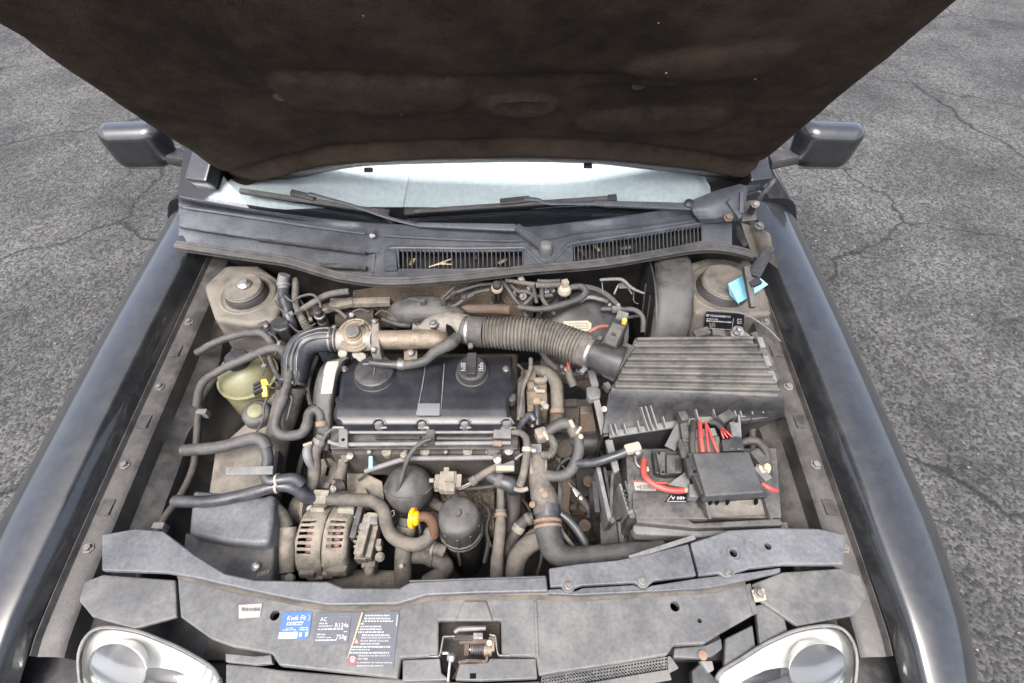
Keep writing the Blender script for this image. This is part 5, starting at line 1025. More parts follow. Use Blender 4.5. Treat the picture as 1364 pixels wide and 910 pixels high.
# ------------------------------------------------------------------ dipstick and oil filter
t = thing('dipstick', 'bright orange dipstick handle on a brown tube', 'dipstick')
q = P(550, 690, .745); uq = U(q)
lathe('handle_disc', q, (1, -.12, .1), [(13, -2.6), (13.6, -1.4), (13.6, 1.4), (13, 2.6), (0, 2.8)], ORANGE, t, u=uq, seg=28)
lathe('handle_collar', q, (1, -.12, .1), [(9.5, 2), (9.5, 6), (8, 8), (5, 9)], ORANGE, t, u=uq, seg=22)
T('guide_tube', [(555, 690, .745, 6.0), (564, 688, .742, 6.5), (572, 691, .735, 7), (577, 700, .722, 7), (578, 714, .70, 6.6)], ORBR, t, seg=16)
t = thing('oil_filter_housing', 'black domed oil filter housing with a hex on top', 'oil filter'); c = P(611, 689, 0.72); u = U(c)
dc = lathe('dome_cap', c, (0, 0, 1), [(28.5, -44), (28.5, -8), (28, 0), (26.5, 6), (23, 9.5), (16, 11.4), (8, 12.3), (0, 12.5)], BALL, t, u=u, seg=48)
lathe('cap_ring', c, (0, 0, 1), [(28, -50), (31, -49), (31, -45), (29.6, -44), (29.6, -40), (30.4, -39), (30.4, -36), (28.4, -35)], DUSTY, dc, u=u, seg=48); lathe('hex', c, (0, 0, 1), [(5, 11), (5, 15.5), (4.4, 16.5), (3, 16.5), (2.6, 15), (0, 15)], DUSTY, dc, u=u, seg=6)
lathe('housing', c, (0, 0, 1), [(24, -190), (26, -120), (27.5, -60), (28, -48)], DUSTY, t, u=u, seg=40); T('outlet', [(592, 735, .655, 9), (578, 730, .66, 8), (566, 726, .662, 8)], RUBP, t, seg=16); ring('outlet_clip', [(579, 730.5, .66, 10), (576, 729.5, .66, 10)], CREAM if False else MUD, t); bar('rib', P(610, 728, .665), P(613, 752, .60), .006, .008, DUSTY, t)
for k in range(10):
    a = 2*math.pi*k/10+.3; bar('cap_flute', c+Vector((math.cos(a)*28.8*u, math.sin(a)*28.8*u, -34*u)), c+Vector((math.cos(a)*28.4*u, math.sin(a)*28.4*u, -6*u)), .005, .003, BALL, dc, up=(math.cos(a), math.sin(a), 0))
t = thing('lower_pipe_bend', 'mud dusted pipes bending below the dipstick', 'pipes')
T('upright_pipe', [(543, 690, .665, 10.5), (540, 712, .65, 11), (537, 745, .63, 11.5), (537, 785, .60, 11.5)], RUBP, t, seg=18); ring('pipe_band', [(541.5, 700, .66, 13), (540, 713, .65, 13)], MUD, t); T('bent_pipe', [(548, 742, .62, 9), (566, 741, .625, 10), (582, 745, .63, 11), (593, 754, .63, 11.5), (588, 764, .62, 11), (568, 776, .60, 10)], RUBP, t, seg=18); ring('bend_collar', [(572, 742, .628, 12), (580, 744.5, .63, 12)], RUB, t); lathe('drain_screw', P(535, 754, .652), (0, -.3, 1), [(.004, 0), (.004, .003), (0, .0035)], STEELD, t, seg=10)
T('back_pipe', [(575, 668, .62, 6.5), (592, 678, .61, 7)], RUBP, t, seg=12)
# ------------------------------------------------------------------ brown connector and middle plumbing
t = thing('brown_connector', 'beige multi-part electrical connector right of the black ball', 'connector'); c = P(597, 643, .72); u = U(c)
box('shell', c, (22*u, 26*u, 16*u), MUD, t, bevel=.002); box('shell_step', c+Vector((-12*u, 0, -1*u)), (12*u, 20*u, 13*u), MUD, t, bevel=.002); box('latch', c+Vector((2*u, 4*u, 9*u)), (13*u, 14*u, 4*u), MUD, t, bevel=.001); box('latch_tab', c+Vector((-3*u, 15*u, 5*u)), (7*u, 7*u, 6*u), MUD, t, bevel=.001); box('rear_shell', c+Vector((14*u, 1*u, 0)), (8*u, 18*u, 12*u), MUD, t, bevel=.002)
box('lower_shell', c+Vector((3*u, -10*u, 4*u)), (14*u, 12*u, 12*u), MUD, t, bevel=.002); tb('wire', [(612, 652, .715, 1.2), (622, 648, .715, 1.2), (630, 643, .72, 1.2)], GREYP, t, 6); tb('wire', [(612, 650, .72, .9), (622, 645, .72, .9), (632, 640, .722, .9)], CREAM, t, 6); T('nozzle', [(578, 640, .72, 3.4), (572, 640, .72, 3)], MUD, t, seg=10)
t = thing('sensor_lead', 'dusty sleeve lead rising towards the steel bracket', 'lead')
T('sleeve', [(628, 642, .722, 5.2), (640, 634, .73, 5.2), (655, 625, .738, 5), (668, 620, .74, 4.6)], RUBP, t, seg=12); ring('sleeve_cuff', [(627, 643, .722, 6.4), (634, 638, .726, 6.4)], RUBP, t)
T('black_elbow', [(648, 631, .72, 7), (658, 637, .722, 8), (668, 641, .72, 9.5), (680, 646, .715, 11), (685, 652, .70, 10)], RUBB, t, seg=16); ring('elbow_cuff', [(660, 638, .722, 10), (668, 641, .72, 10.5)], RUB, t)
t = thing('pipe_support', 'pale metal support with a bright bolt above the sensor lead', 'bracket')
pl('plate', [(657, 605), (668, 605), (668, 618), (685, 612), (686, 626), (660, 628)], .765, .010, GREYP, t, bevel=.002); bar('lip', P(661, 624, .772), P(685, 624, .772), .010, .006, CREAM, t); lathe('bolt', P(662.5, 612.5, .768), (0, -.2, 1), [(.008, 0), (.008, .004), (.0062, .005), (.004, .005), (.0035, .003), (0, .003)], STEEL, t, seg=16); tb('strut', [(686, 612, .768, 2), (692, 607, .77, 2), (698, 604, .77, 1.6)], GREYP, t)
lathe('round_body', P(658, 599, .752), (0, -.2, 1), [(.016, -.02), (.016, .004), (.012, .008), (0, .009)], DUSTY, t, seg=20); lathe('round_body', P(678, 601, .752), (0, -.2, 1), [(.010, -.02), (.010, .006), (0, .009)], STEELD, t, seg=16)
hose('short_upright_pipe', 'dusty pipe with a rusty joint dropping beside the oil filter', [(667, 648, .70, 5.2), (667, 668, .695, 5.4), (667, 684, .69, 5.6), (666.5, 700, .685, 7.6), (665, 720, .678, 7.8), (662.5, 742, .67, 8), (661, 775, .655, 8.4)], RUBP, 16, 'pipe')
o_ = COL.objects['short_upright_pipe']; ring('rusty_joint', [(667, 684, .69, 8.4), (667, 689, .689, 8.4)], RUSTC, o_); ring('joint_band', [(667, 678, .692, 7.6), (667, 682, .69, 7.6)], RUBP, o_); ring('lower_sleeve', [(662.5, 741, .67, 8.8), (661, 776, .655, 9)], RUBP, o_)
hose('thick_dark_hose', 'thick dark hose hanging from the black elbow', [(683, 648, .70, 10), (684, 668, .67, 10.4), (682, 695, .64, 10.2), (677, 725, .60, 10), (672, 760, .56, 10)], RUBD, 18)
hose('fuel_return_hose', 'grey hose with a bright clamp curling down from the fuel pipes', [(682, 576, .785, 4), (692, 576, .788, 4.4), (700, 583, .788, 4.8), (702, 598, .782, 5.2), (700, 616, .77, 5.4), (697, 632, .755, 5.4), (693, 646, .735, 5.4)], RUBP, 14)
o_ = COL.objects['fuel_return_hose']; ring('bright_clamp', [(702, 596, .783, 6.6), (701.6, 602, .78, 6.6)], CREAM, o_); lathe('clamp_nut', P(711, 600, .785), (0, -.2, 1), [(.005, 0), (.005, .005), (0, .006)], STEEL, o_, seg=8); T('end_clip', [(685, 651, .735, 3), (694, 653, .735, 3.4), (703, 651, .735, 3)], MUD, o_, seg=10)
t = thing('coolant_flange', 'dusty grey coolant outlet body with fittings in the middle', 'coolant flange')
T('outlet_body', [(717, 608, .745, 12.5), (717, 622, .745, 12.5), (717.5, 634, .742, 13.5), (720, 648, .738, 15), (725, 664, .732, 17.5), (729, 684, .725, 18)], RUBP, t, seg=24, wob=.06); pl('box_head', rectpx(705, 608, 729, 631), .758, .03, MUD, t, bevel=.004); box('top_fitting', P(721, 580, .775), (.024, .026, .026), MUD, t, rot=.3, bevel=.004); box('top_fitting', P(714, 600, .765), (.022, .018, .022), GREYP, t); bar('clip', P(724, 575, .79), P(730, 586, .79), .006, .004, CREAM, t)
T('side_rib', [(724, 650, .755, 3), (727, 668, .748, 3.4), (728, 680, .742, 3.4)], RUBB, t, seg=10)
for x, y in ((722, 654), (709, 672), (726, 659)): lathe('rust_spot', P(x, y, .758), (0, -.2, 1), [(.006, -.006), (.006, .0), (.003, .001), (0, .001)], RUSTC, t, seg=9)
lathe('screw', P(709, 568, .77), (0, 0, 1), [(.004, 0), (.004, .004), (0, .005)], STEEL, t, seg=8)
tag(ribbed('corrugated_sleeve', [(726, 580, .775, 5.4), (735, 586, .778, 5.4), (738, 595, .778, 5.4), (733, 605, .775, 5.4), (722, 606, .77, 5.4)], RUBP, .0045, .0007, seg=14), 'short corrugated sleeve curled on the coolant outlet', 'sleeve')
t = thing('branch_coolant_hose', 'smooth grey branch hose arching round the coolant outlet', 'hose')
T('hose_body', [(728, 577, .775, 7), (738, 569, .785, 7.6), (750, 564, .79, 7.8), (760, 566, .79, 7.6), (767, 576, .788, 7), (771, 592, .784, 7.2), (769, 609, .776, 7.4), (760, 627, .764, 7.6), (748, 634, .756, 7.4), (734, 634, .75, 7.4), (724, 633, .745, 8)], RUB, t, seg=18, n=8)
bar('white_clip', P(759, 560, .805), P(764, 570, .803), .008, .006, CREAM, t); bar('white_clip', P(774, 569, .80), P(768, 578, .798), .006, .006, CREAM, t); lathe('clip_pin', P(773, 582, .795), (.2, -.3, .9), [(.005, -.004), (.005, .004), (0, .005)], CREAM, t, seg=12); T('joint', [(763, 571, .79, 8.4), (768, 582, .786, 8.2)], RUBP, t, seg=16)
t = thing('radiator_hose', 'thick grey radiator hose bending towards the front panel', 'hose')
T('hose_body', [(729, 684, .725, 16), (730, 700, .72, 17), (732, 716, .715, 17.4), (739, 733, .715, 17), (754, 742, .72, 15), (780, 742, .728, 14), (808, 739, .735, 14), (840, 737, .742, 14), (866, 734, .748, 12.5), (885, 728, .75, 10)], RUB, t, seg=26, n=8); ring('blue_collar', [(729, 672, .73, 17.5), (729, 688, .724, 18)], RUBB, t, seg=26)
ring('rusty_clamp', [(729.5, 693, .722, 19), (729.8, 697.5, .721, 19)], RUSTC, t, seg=26); ring('rusty_clamp', [(729.9, 700, .72, 18.8), (730.3, 704, .719, 18.8)], RUSTC, t, seg=26)
hose('lower_radiator_hose', 'grey hose curving down behind the front panel beside the thick one', [(716, 720, .69, 11), (704, 726, .688, 12), (693, 737, .685, 12.4), (687, 752, .68, 12.4), (685, 785, .66, 12.4)], RUBP, 20)
tag(ribbed('pale_corrugated_pipe', [(718, 706, .68, 6), (706, 714, .675, 6.4), (694, 728, .66, 6.4)], RUBP, .005, .0008, seg=14), 'pale corrugated pipe above the lower curved hose', 'pipe')
hose('banded_hose', 'narrow hose with pale bands joining the outlet body', [(711, 688, .705, 7), (703, 691, .70, 7.4), (693, 700, .69, 7.4), (685, 714, .675, 7.4), (677, 730, .65, 7.4), (672, 745, .62, 7)], RUBD, 16)
o_ = COL.objects['banded_hose']; ring('band', [(706, 690, .702, 8.6), (701, 693, .70, 8.6)], RUBP, o_); ring('band', [(693, 700, .69, 8.4), (688, 708, .683, 8.4)], MUD, o_)
hose('side_bypass_hose', 'dark grey hose arching from outlet to the battery side', [(738, 680, .72, 5), (752, 688, .718, 5.4), (766, 702, .71, 5.6), (777, 719, .70, 5.6), (783, 735, .69, 5.6)], RUBB, 14)
hose('thin_bypass_hose', 'thin pale hose below the arching bypass hose', [(742, 690, .70, 3.2), (747, 706, .695, 3.2), (757, 720, .69, 3.2), (768, 734, .68, 3.2)], RUBP, 10)
hose('hanging_wire', 'thin wire hanging behind the front panel joint', [(722, 735, .66, 2.4), (720, 750, .65, 2.4), (716, 765, .63, 2.4), (718, 785, .60, 2.4)], RUB, 8, 'wire')
# ------------------------------------------------------------------ thermostat / pump side of the engine
t = thing('metal_side_housing', 'brassy metal housing with bolts right of the rocker cover', 'housing')
pl('housing', [(700, 503), (728, 500), (730, 545), (702, 548)], .765, .06, ALUB, t, bevel=.004); pl('black_guide', [(689, 506), (699, 502), (700, 556), (688, 556)], .79, .05, DUSTY, t, bevel=.004); pl('mount', rectpx(694, 492, 714, 506), .775, .04, ALUB, t, bevel=.004)
bar('metal_bar', P(712, 508, .775), P(728, 507, .775), .010, .010, ALU, t); bar('metal_bar', P(713, 521, .775), P(726, 521.5, .775), .006, .006, CREAM, t); bar('metal_bar', P(702, 516, .775), P(711, 515, .775), .014, .012, ALUB, t)
for x, y, m_ in ((713, 517, STEEL), (727, 504, STEELD), (724, 538, ALU), (727, 542, ALU), (705, 512, RUSTC)): lathe('bolt', P(x, y, .775), (0, -.2, 1), [(.007, -.006), (.007, .004), (.005, .006), (0, .0065)], m_, t, seg=8)
lathe('brass_union', P(715, 535, .775), (0, -.5, .8), [(.010, -.012), (.010, .004), (.007, .006), (0, .007)], RUSTC, t, seg=6); T('small_tube', [(715, 540, .775, 4.4), (715, 552, .77, 4.6), (716, 566, .76, 5)], RUBB, t, seg=12)
T('guide_cable', [(707, 478, .80, 3), (706, 494, .80, 3), (697, 516, .795, 2.8), (694, 540, .79, 2.6), (690, 560, .785, 2.6)], RUBP, t, seg=10); T('loom', [(690, 572, .79, 4), (698, 560, .79, 4.6), (706, 553, .79, 5), (712, 560, .785, 5)], RUBB, t, seg=12)
t = thing('bypass_elbow', 'dusty elbow hose beside the metal housing', 'hose')
T('hose_body', [(705, 493, .765, 6.5), (720, 494, .77, 7.5), (733, 500, .775, 8.2), (740.5, 511, .775, 8.6), (742, 526, .77, 8.6), (742, 545, .758, 8.6)], RUBP, t, seg=20); ring('rusty_cuff', [(742, 545, .758, 9.6), (742, 551, .754, 9.6)], RUSTC, t); T('lower_pipe', [(742, 551, .754, 9.4), (741, 575, .735, 9.4)], BLOCK, t, seg=16)
t = thing('gearbox', 'rusty brown gearbox casing deep between engine and battery', 'gearbox')
pl('upper_casing', [(744, 532), (788, 530), (797, 575), (745, 578)], .665, .10, BLOCK, t, bevel=.006); pl('raised_block', [(772, 541), (789, 541), (795, 574), (773, 575)], .68, .03, RUST, t, bevel=.004); pl('cover_plate', rectpx(773, 541, 787, 551), .683, .004, STEELD, t); bar('web', P(748, 538, .67), P(768, 538, .67), .02, .014, BLOCK, t); bar('web', P(768, 556, .68), P(767, 574, .68), .008, .016, BLOCK, t)
rough('lower_casing', 735, 596, 832, 775, .53, .030, BLOCK, t, f=42)
rnd = random.Random(11)
for k in range(30):
    x, y = rnd.uniform(745, 812), rnd.uniform(610, 735); r = rnd.uniform(.006, .016); lathe('casting_lump', P(x, y, .52), (rnd.uniform(-.4, .4), rnd.uniform(-.6, .2), 1), [(r, -.02), (r, rnd.uniform(.005, .03)), (r*.6, .034), (0, .036)], BLOCK if k % 3 else RUST, t, seg=9)
for x, y in ((784, 641), (779, 700), (793, 665)): lathe('rusty_washer', P(x, y, .585), (0, -.2, 1), [(.013, -.06), (.013, 0), (.006, .001), (.006, .004), (0, .005)], RUST, t, seg=16)
pl('blue_black_cover', [(765, 622), (795, 620), (800, 660), (770, 662)], .56, .05, BLACK, t, bevel=.005); bar('pipe_strip', P(756, 630, .62), P(750, 690, .60), .020, .012, RUST, t); bar('pipe_strip', P(746, 640, .62), P(744, 700, .60), .008, .008, GREYP, t); tb('cable', [(742, 610, .66, 1), (756, 630, .64, 1), (764, 646, .65, 1)], GREYP, t, 6)
T('starter', [(740, 590, .64, 15), (770, 590, .64, 17), (806, 588, .64, 17)], BLACK, t, seg=28); lathe('starter_end', P(752, 598, .67), (-.3, -.3, .9), [(.020, -.02), (.020, .006), (.014, .010), (0, .011)], BLOCK, t, seg=20); T('outer_loop', [(740, 640, .65, 2.4), (744, 622, .66, 2.4), (756, 611, .665, 2.4), (766, 612, .66, 2.4)], RUB, t, seg=10)
T('turbo_pipe', [(720, 490, .70, 14), (745, 492, .70, 18), (775, 500, .69, 17), (790, 512, .67, 14)], RUST, t, seg=20)
for x, y in ((748, 488), (754, 492), (770, 494), (765, 486)): lathe('bright_nut', P(x, y, .755), (0, -.3, 1), [(.006, -.01), (.006, .003), (0, .004)], STEEL, t, seg=6)
pl('manifold_plate', [(738, 480), (775, 484), (780, 500), (742, 498)], .745, .02, STEELD, t, bevel=.003)
t = thing('red_plug_lead', 'red wire with a beige plug below the ribbed hose', 'lead'); tb('wire', [(756, 474, .80, 2.4), (757, 484, .80, 2.6), (758, 496, .79, 2.8)], RED, t); T('plug', [(757, 494, .795, 5), (760, 504, .79, 5.4), (764, 514, .78, 5.8)], RUBP, t, seg=14)
t = thing('eyelet_cable', 'loose black cable ending in a silver eyelet by the gearbox', 'cable')
q0 = P(763, 650, .66); T('cable_boot', [(771, 660, .655, 4.6), (779, 670, .645, 5.4), (787, 681, .63, 5.6)], DUSTY, t, seg=14); bar('tongue', q0, P(771, 660, .655), .006, .003, STEEL, t, wd1=.013); lathe('rivet', P(774, 663, .663), (0, -.2, 1), [(.0045, 0), (.0045, .002), (0, .003)], STEEL, t, seg=12); tb('bare_end', [(757, 643, .66, .8), (764, 651, .66, .9)], STEEL, t, 6)

# loose wiring low in the bay
t = thing('engine_harness', 'loose dark wires threading through the gaps of the engine', 'wires')
for pts in ([(466, 606, .70, 1.8), (480, 614, .69, 1.8), (490, 626, .68, 1.8), (478, 640, .66, 1.8)], [(500, 612, .69, 2.2), (512, 620, .67, 2.2), (520, 634, .65, 2.2)], [(575, 620, .68, 2.4), (600, 622, .68, 2.4), (630, 618, .69, 2.4), (650, 622, .68, 2.4)],
            [(608, 652, .67, 3.2), (640, 650, .67, 3.4), (668, 646, .68, 3.4)], [(640, 668, .64, 1.8), (652, 682, .64, 1.8), (648, 705, .62, 1.8), (654, 728, .60, 1.8)], [(690, 660, .62, 2), (704, 676, .62, 2), (710, 700, .60, 2)], [(640, 700, .60, 3), (650, 720, .59, 3), (645, 750, .57, 3)],
            [(752, 600, .66, 1.6), (744, 618, .65, 1.6), (748, 650, .62, 1.6), (760, 690, .60, 1.6)], [(800, 600, .66, 2.2), (806, 620, .66, 2.2), (800, 650, .62, 2.2)], [(404, 606, .66, 4), (398, 630, .65, 4), (396, 650, .62, 4)], [(442, 590, .72, 1.6), (432, 604, .70, 1.6), (438, 622, .69, 1.6)],
            [(760, 700, .57, 2.4), (772, 715, .57, 2.4), (790, 720, .56, 2.4)], [(690, 486, .79, 2), (698, 496, .79, 2), (690, 508, .79, 2)], [(736, 480, .76, 1.8), (745, 490, .765, 1.8), (738, 503, .76, 1.8)], [(556, 690, .66, 2), (560, 710, .65, 2), (556, 735, .63, 2)]):
    tb('wire', pts, RUBD if len(pts) % 2 else RUB, t, 8)
# ------------------------------------------------------------------ battery and fuse box
t = thing('battery', 'black car battery with a barcode label in the open tray', 'battery')
ZB = 0.785
pl('case', [(833, 597), (1035, 596), (1042, 690), (838, 690)], ZB, .17, DUSTY, t, bevel=.004); pl('front_ledge', [(842, 656), (942, 654), (944, 692), (850, 690), (843, 678)], ZB+.006, .02, DUSTY, t, bevel=.003)
BF = lambda x, y: P(x, y, ZB+.0016)
pl('label', [(844, 641), (873, 642), (874, 653.5), (846, 653)], ZB+.0012, .0008, PAPER, t, bevel=0); bar('label_stripe', P(843, 641, ZB+.002), P(873, 642, ZB+.002), .003, .0008, RED, t, bevel=0)
for k in range(10): bar('barcode', P(853+1.9*k, 646, ZB+.002), P(853.3+1.9*k, 652, ZB+.002), .0008+.0006*(k % 3 == 0), .0006, LABG, t, bevel=0)
lettering('50', 848, 650, 3, LABG, t, lambda x, y: P(x, y, ZB+.0024), bold=.01)
pl('rating_label', [(885, 669), (893, 658.5), (915, 658), (918, 669)], ZB+.0075, .0008, LABB, t, bevel=0)
lettering('480 A', 913, 661.5, 4.2, WHITE, t, lambda x, y: P(x, y, ZB+.0086), dx=(-1, 0), dy=(0, 1), width=19, bold=.008)
for a, b in (((889, 667), (895, 660)), ((889, 668), (914, 668))): bar('label_line', P(a[0], a[1], ZB+.0086), P(b[0], b[1], ZB+.0086), .0009, .0004, WHITE, t, bevel=0)
pl('vent_strip', rectpx(846, 632, 886, 641), ZB+.003, .006, DUSTY, t)
t = thing('battery_terminal', 'corroded negative clamp on the battery with grey cable', 'terminal')
bar('clamp_sleeve', P(832, 600, .812), P(853, 595, .815), .018, .018, CREAM, t, bevel=.004); lathe('post', P(848, 606, .79), (0, 0, 1), [(.010, -.01), (.010, .012), (.008, .018), (0, .019)], STEELD, t, seg=18); lathe('bolt', P(849, 603, .815), (.2, -.3, .9), [(.006, -.004), (.006, .004), (.004, .006), (0, .0065)], STEEL, t, seg=12); T('clamp_loop', [(846, 608, .80, 1.6), (848, 618, .798, 1.8), (855, 623, .797, 1.8), (860, 617, .80, 1.8), (857, 609, .80, 1.6)], STEELD, t, seg=8)
pl('corrosion', [(858, 622), (864, 620), (866, 627), (860, 628)], .795, .008, CREAM, t, bevel=.003); T('cable', [(768, 617, .775, 5.6), (784, 617, .785, 5.6), (800, 614, .795, 5.8), (818, 608, .805, 5.8), (834, 602, .812, 5.8)], RUBB, t, seg=16)
t = thing('red_battery_cable', 'thick red cable sweeping across the battery top', 'cable')
T('insulation', [(858, 613, .802, 3.6), (857, 622, .806, 4.0), (859, 634, .81, 4.2), (869, 644, .812, 4.2), (885, 651, .812, 4.2), (900, 653.5, .812, 4.2), (911, 653, .812, 4.2)], RED, t, seg=16); T('bare_lug', [(910, 653, .812, 3.8), (919, 652.5, .812, 3.8)], CREAM, t, seg=12)
hose('thin_red_lead', 'thin red lead lying behind the thick red cable', [(866, 641, .796, 1.6), (878, 643, .797, 1.7), (892, 644, .797, 1.7)], RED, 8, 'wire')
t = thing('terminal_module', 'dark plastic module on the battery beside the fuse box', 'module')
pl('base', [(869, 600), (908, 600), (912, 630), (886, 633), (873, 630)], .803, .02, BLACK, t, bevel=.003); pl('clip_plate', [(874, 602), (886, 601), (886, 632), (880, 632)], .812, .008, DUSTY, t); lathe('pin_hole', P(878, 604, .8125), (0, 0, 1), [(.0025, 0), (.0025, .0006), (0, .0007)], HOLE, t, seg=10); lathe('pin_hole', P(883, 629, .8125), (0, 0, 1), [(.0025, 0), (.0025, .0006), (0, .0007)], HOLE, t, seg=10)
pl('raised_face', rectpx(888, 606, 908, 630), .810, .006, DUSTY, t); pl('dark_pad', rectpx(900, 611, 909, 627), .8135, .003, BLACK, t); pl('gusset', [(890, 645), (916, 626), (920, 646), (914, 650)], .815, .006, GREYP, t, bevel=.001)
t = thing('fuse_box', 'grey-lidded fuse box on top of the battery', 'fuse box')
pl('lid', [(923, 603), (998, 601), (1019, 656), (940, 661)], .858, .026, FUSE, t, bevel=.0035, bseg=3); pl('body', [(918, 602), (1003, 600), (1024, 662), (938, 668)], .83, .035, BLACK, t, bevel=.003)
for a, b in (((918, 606), (925, 628)), ((924, 632), (936, 660)), ((914, 612), (920, 636))): bar('side_clip', P(a[0], a[1], .842), P(b[0], b[1], .842), .010, .016, BLACK, t, bevel=.002)
for x in (946, 955, 969, 1007): pl('front_notch', rectpx(x, 664, x+3, 670), .834, .01, HOLE, t, bevel=0)
loft('front_tray', [[P(940, 667, .822), P(980, 666, .824), P(1018, 664, .822)], [P(939, 676, .812), P(980, 675, .812), P(1020, 674, .812)], [P(942, 688, .800), P(980, 687, .800), P(1022, 685, .800)]], PAN, t, th=.003); bar('tray_side', P(937, 662, .826), P(944, 690, .80), .006, .012, DUSTY, t); bar('tray_side', P(1017, 662, .826), P(1026, 690, .80), .008, .012, DUSTY, t)
pl('lug_block', rectpx(918, 644, 932, 662), .825, .02, GREYP, t, bevel=.003); pl('top_plug', [(961, 585), (988, 583), (993, 600), (963, 601)], .848, .03, BLACK, t, bevel=.003); pl('terminal_tray', [(922, 582), (958, 580), (962, 603), (924, 604)], .832, .02, PAN, t, bevel=.002); bar('busbar', P(921, 579, .838), P(953, 576, .838), .016, .008, GREYP, t)
for x in (974, 984): box('plug_notch', P(x, 598, .851), (.008, .004, .003), DUSTY, t)
bar('spoon_clip', P(909, 560, .832), P(914, 590, .832), .014, .010, DUSTY, t); pl('spoon_plate', [(904, 584), (917, 583), (921, 600), (918, 609), (909, 610), (903, 592)], .832, .01, DUSTY, t, bevel=.004); bar('rear_clip', P(904, 558, .84), P(914, 556, .84), .02, .02, DUSTY, t); bar('rear_arm', P(908, 566, .82), P(892, 598, .80), .022, .010, BLACK, t); bar('rear_clip', P(958, 562, .84), P(974, 553, .84), .018, .02, DUSTY, t); bar('rear_clip', P(975, 566, .84), P(979, 584, .84), .016, .02, GREYP, t); bar('rear_clip', P(982, 556, .83), P(984, 586, .83), .005, .02, GREYP, t)
lathe('side_bolt', P(1019, 623, .845), (.2, -.3, .9), [(.012, -.01), (.012, 0), (.007, .001), (.007, .008), (0, .009)], CREAM, t, seg=8); box('side_terminal', P(1010, 612, .84), (.02, .03, .02), DUSTY, t, rot=.4); box('side_terminal', P(1014, 632, .835), (.016, .03, .016), GREYP, t, rot=.5)
t = thing('red_fuse_wires', 'bundle of red wires feeding the back of the fuse box', 'wires')
for a, b, r in (((932, 562), (936, 603), 3.0), ((940, 562), (944.5, 603), 1.6), ((942, 567), (956.5, 603), 1.9), ((960, 571), (964, 584), 1.2), ((961, 570), (969, 583), 1.2), ((962, 569), (975, 582), 1.2)): T('wire', [(a[0], a[1], .842, r), ((a[0]+b[0])/2-.5, (a[1]+b[1])/2, .852, r), (b[0], b[1], .848, r)], RED, t, seg=10)
hose('black_fuse_cable', 'short black sleeve entering the fuse box beside the red wires', [(924, 562, .835, 4.4), (923, 575, .842, 4.6), (922, 590, .842, 4.2), (923, 606, .838, 4)], RUBD, 12, 'cable')
hose('black_wire_sleeve', 'black sleeve holding the three thinnest red wires', [(946, 563, .835, 3.4), (954, 564, .84, 3.8), (961, 571, .842, 4)], RUBD, 12, 'sleeve')
hose('loop_cable', 'thick black cable looping at the outer side of the fuse box', [(985, 591, .83, 5), (998, 587, .838, 5.4), (1010, 589, .84, 5.6), (1019, 600, .838, 5.6), (1022, 618, .83, 5.6), (1024, 634, .81, 5.4)], RUBD, 14, 'cable')
hose('red_side_lead', 'short red lead at the outer front corner of the fuse box', [(1015, 644, .83, 3), (1024, 650, .83, 3.2), (1034, 654, .82, 3.2)], RED, 10, 'wire')
# tray
t = thing('battery_tray', 'black slatted battery tray with curved front lip', 'battery tray')
pl('front_lip', [(845, 679), (849, 673), (857, 672), (861, 681), (872, 684), (903, 685), (914, 690), (924, 696), (1040, 690), (1045, 700), (928, 704), (848, 696)], .790, .03, DUSTY, t, bevel=.004); pl('lower_lip', [(843, 698), (930, 704), (975, 704), (960, 712), (938, 716), (848, 712), (843, 706)], .775, .03, GREYP, t, bevel=.005); pl('front_base', [(838, 700), (960, 714), (900, 740), (838, 736)], .70, .05, BLACK, t)
for a, b, w_, z, m_ in (((797, 622), (813, 694), .008, .765, GREYP), ((805, 622), (818, 694), .006, .755, BLACK), ((816, 630), (813, 695), .006, .76, DUSTY), ((826, 644), (838, 684), .005, .782, GREYP), ((833, 640), (843, 680), .004, .782, DUSTY), ((792, 640), (796, 682), .010, .735, BLACK)):
    p0, p1 = P(a[0], a[1], z), P(b[0], b[1], z); prism('slat_wall', [p0+Vector((-w_/2, 0, 0)), p0+Vector((w_/2, 0, 0)), p1+Vector((w_/2, 0, 0)), p1+Vector((-w_/2, 0, 0))], (0, .008, -.07), m_, t, bevel=.001)
pl('wall_sheet', [(800, 625), (826, 628), (842, 682), (816, 696)], .735, .01, BLACK, t); bar('wall_end', P(812, 696, .762), P(818, 693, .762), .010, .012, DUSTY, t); bar('frame_end', P(836, 684, .783), P(843, 681, .783), .006, .008, GREYP, t); pl('lower_box', [(799, 694), (812, 694), (838, 690), (842, 728), (800, 732)], .68, .06, DUSTY, t, bevel=.004); bar('box_rib', P(825, 696, .69), P(828, 724, .685), .010, .016, DUSTY, t); pl('pale_upright', [(806, 586), (816, 583), (826, 626), (818, 630)], .785, .012, GREYP, t, bevel=.003)
for k in range(4): bar('frame_web', P(829+1.8*k, 656+6*k, .780), P(833+1.8*k, 654+6*k, .780), .004, .006, BLACK, t, bevel=0)
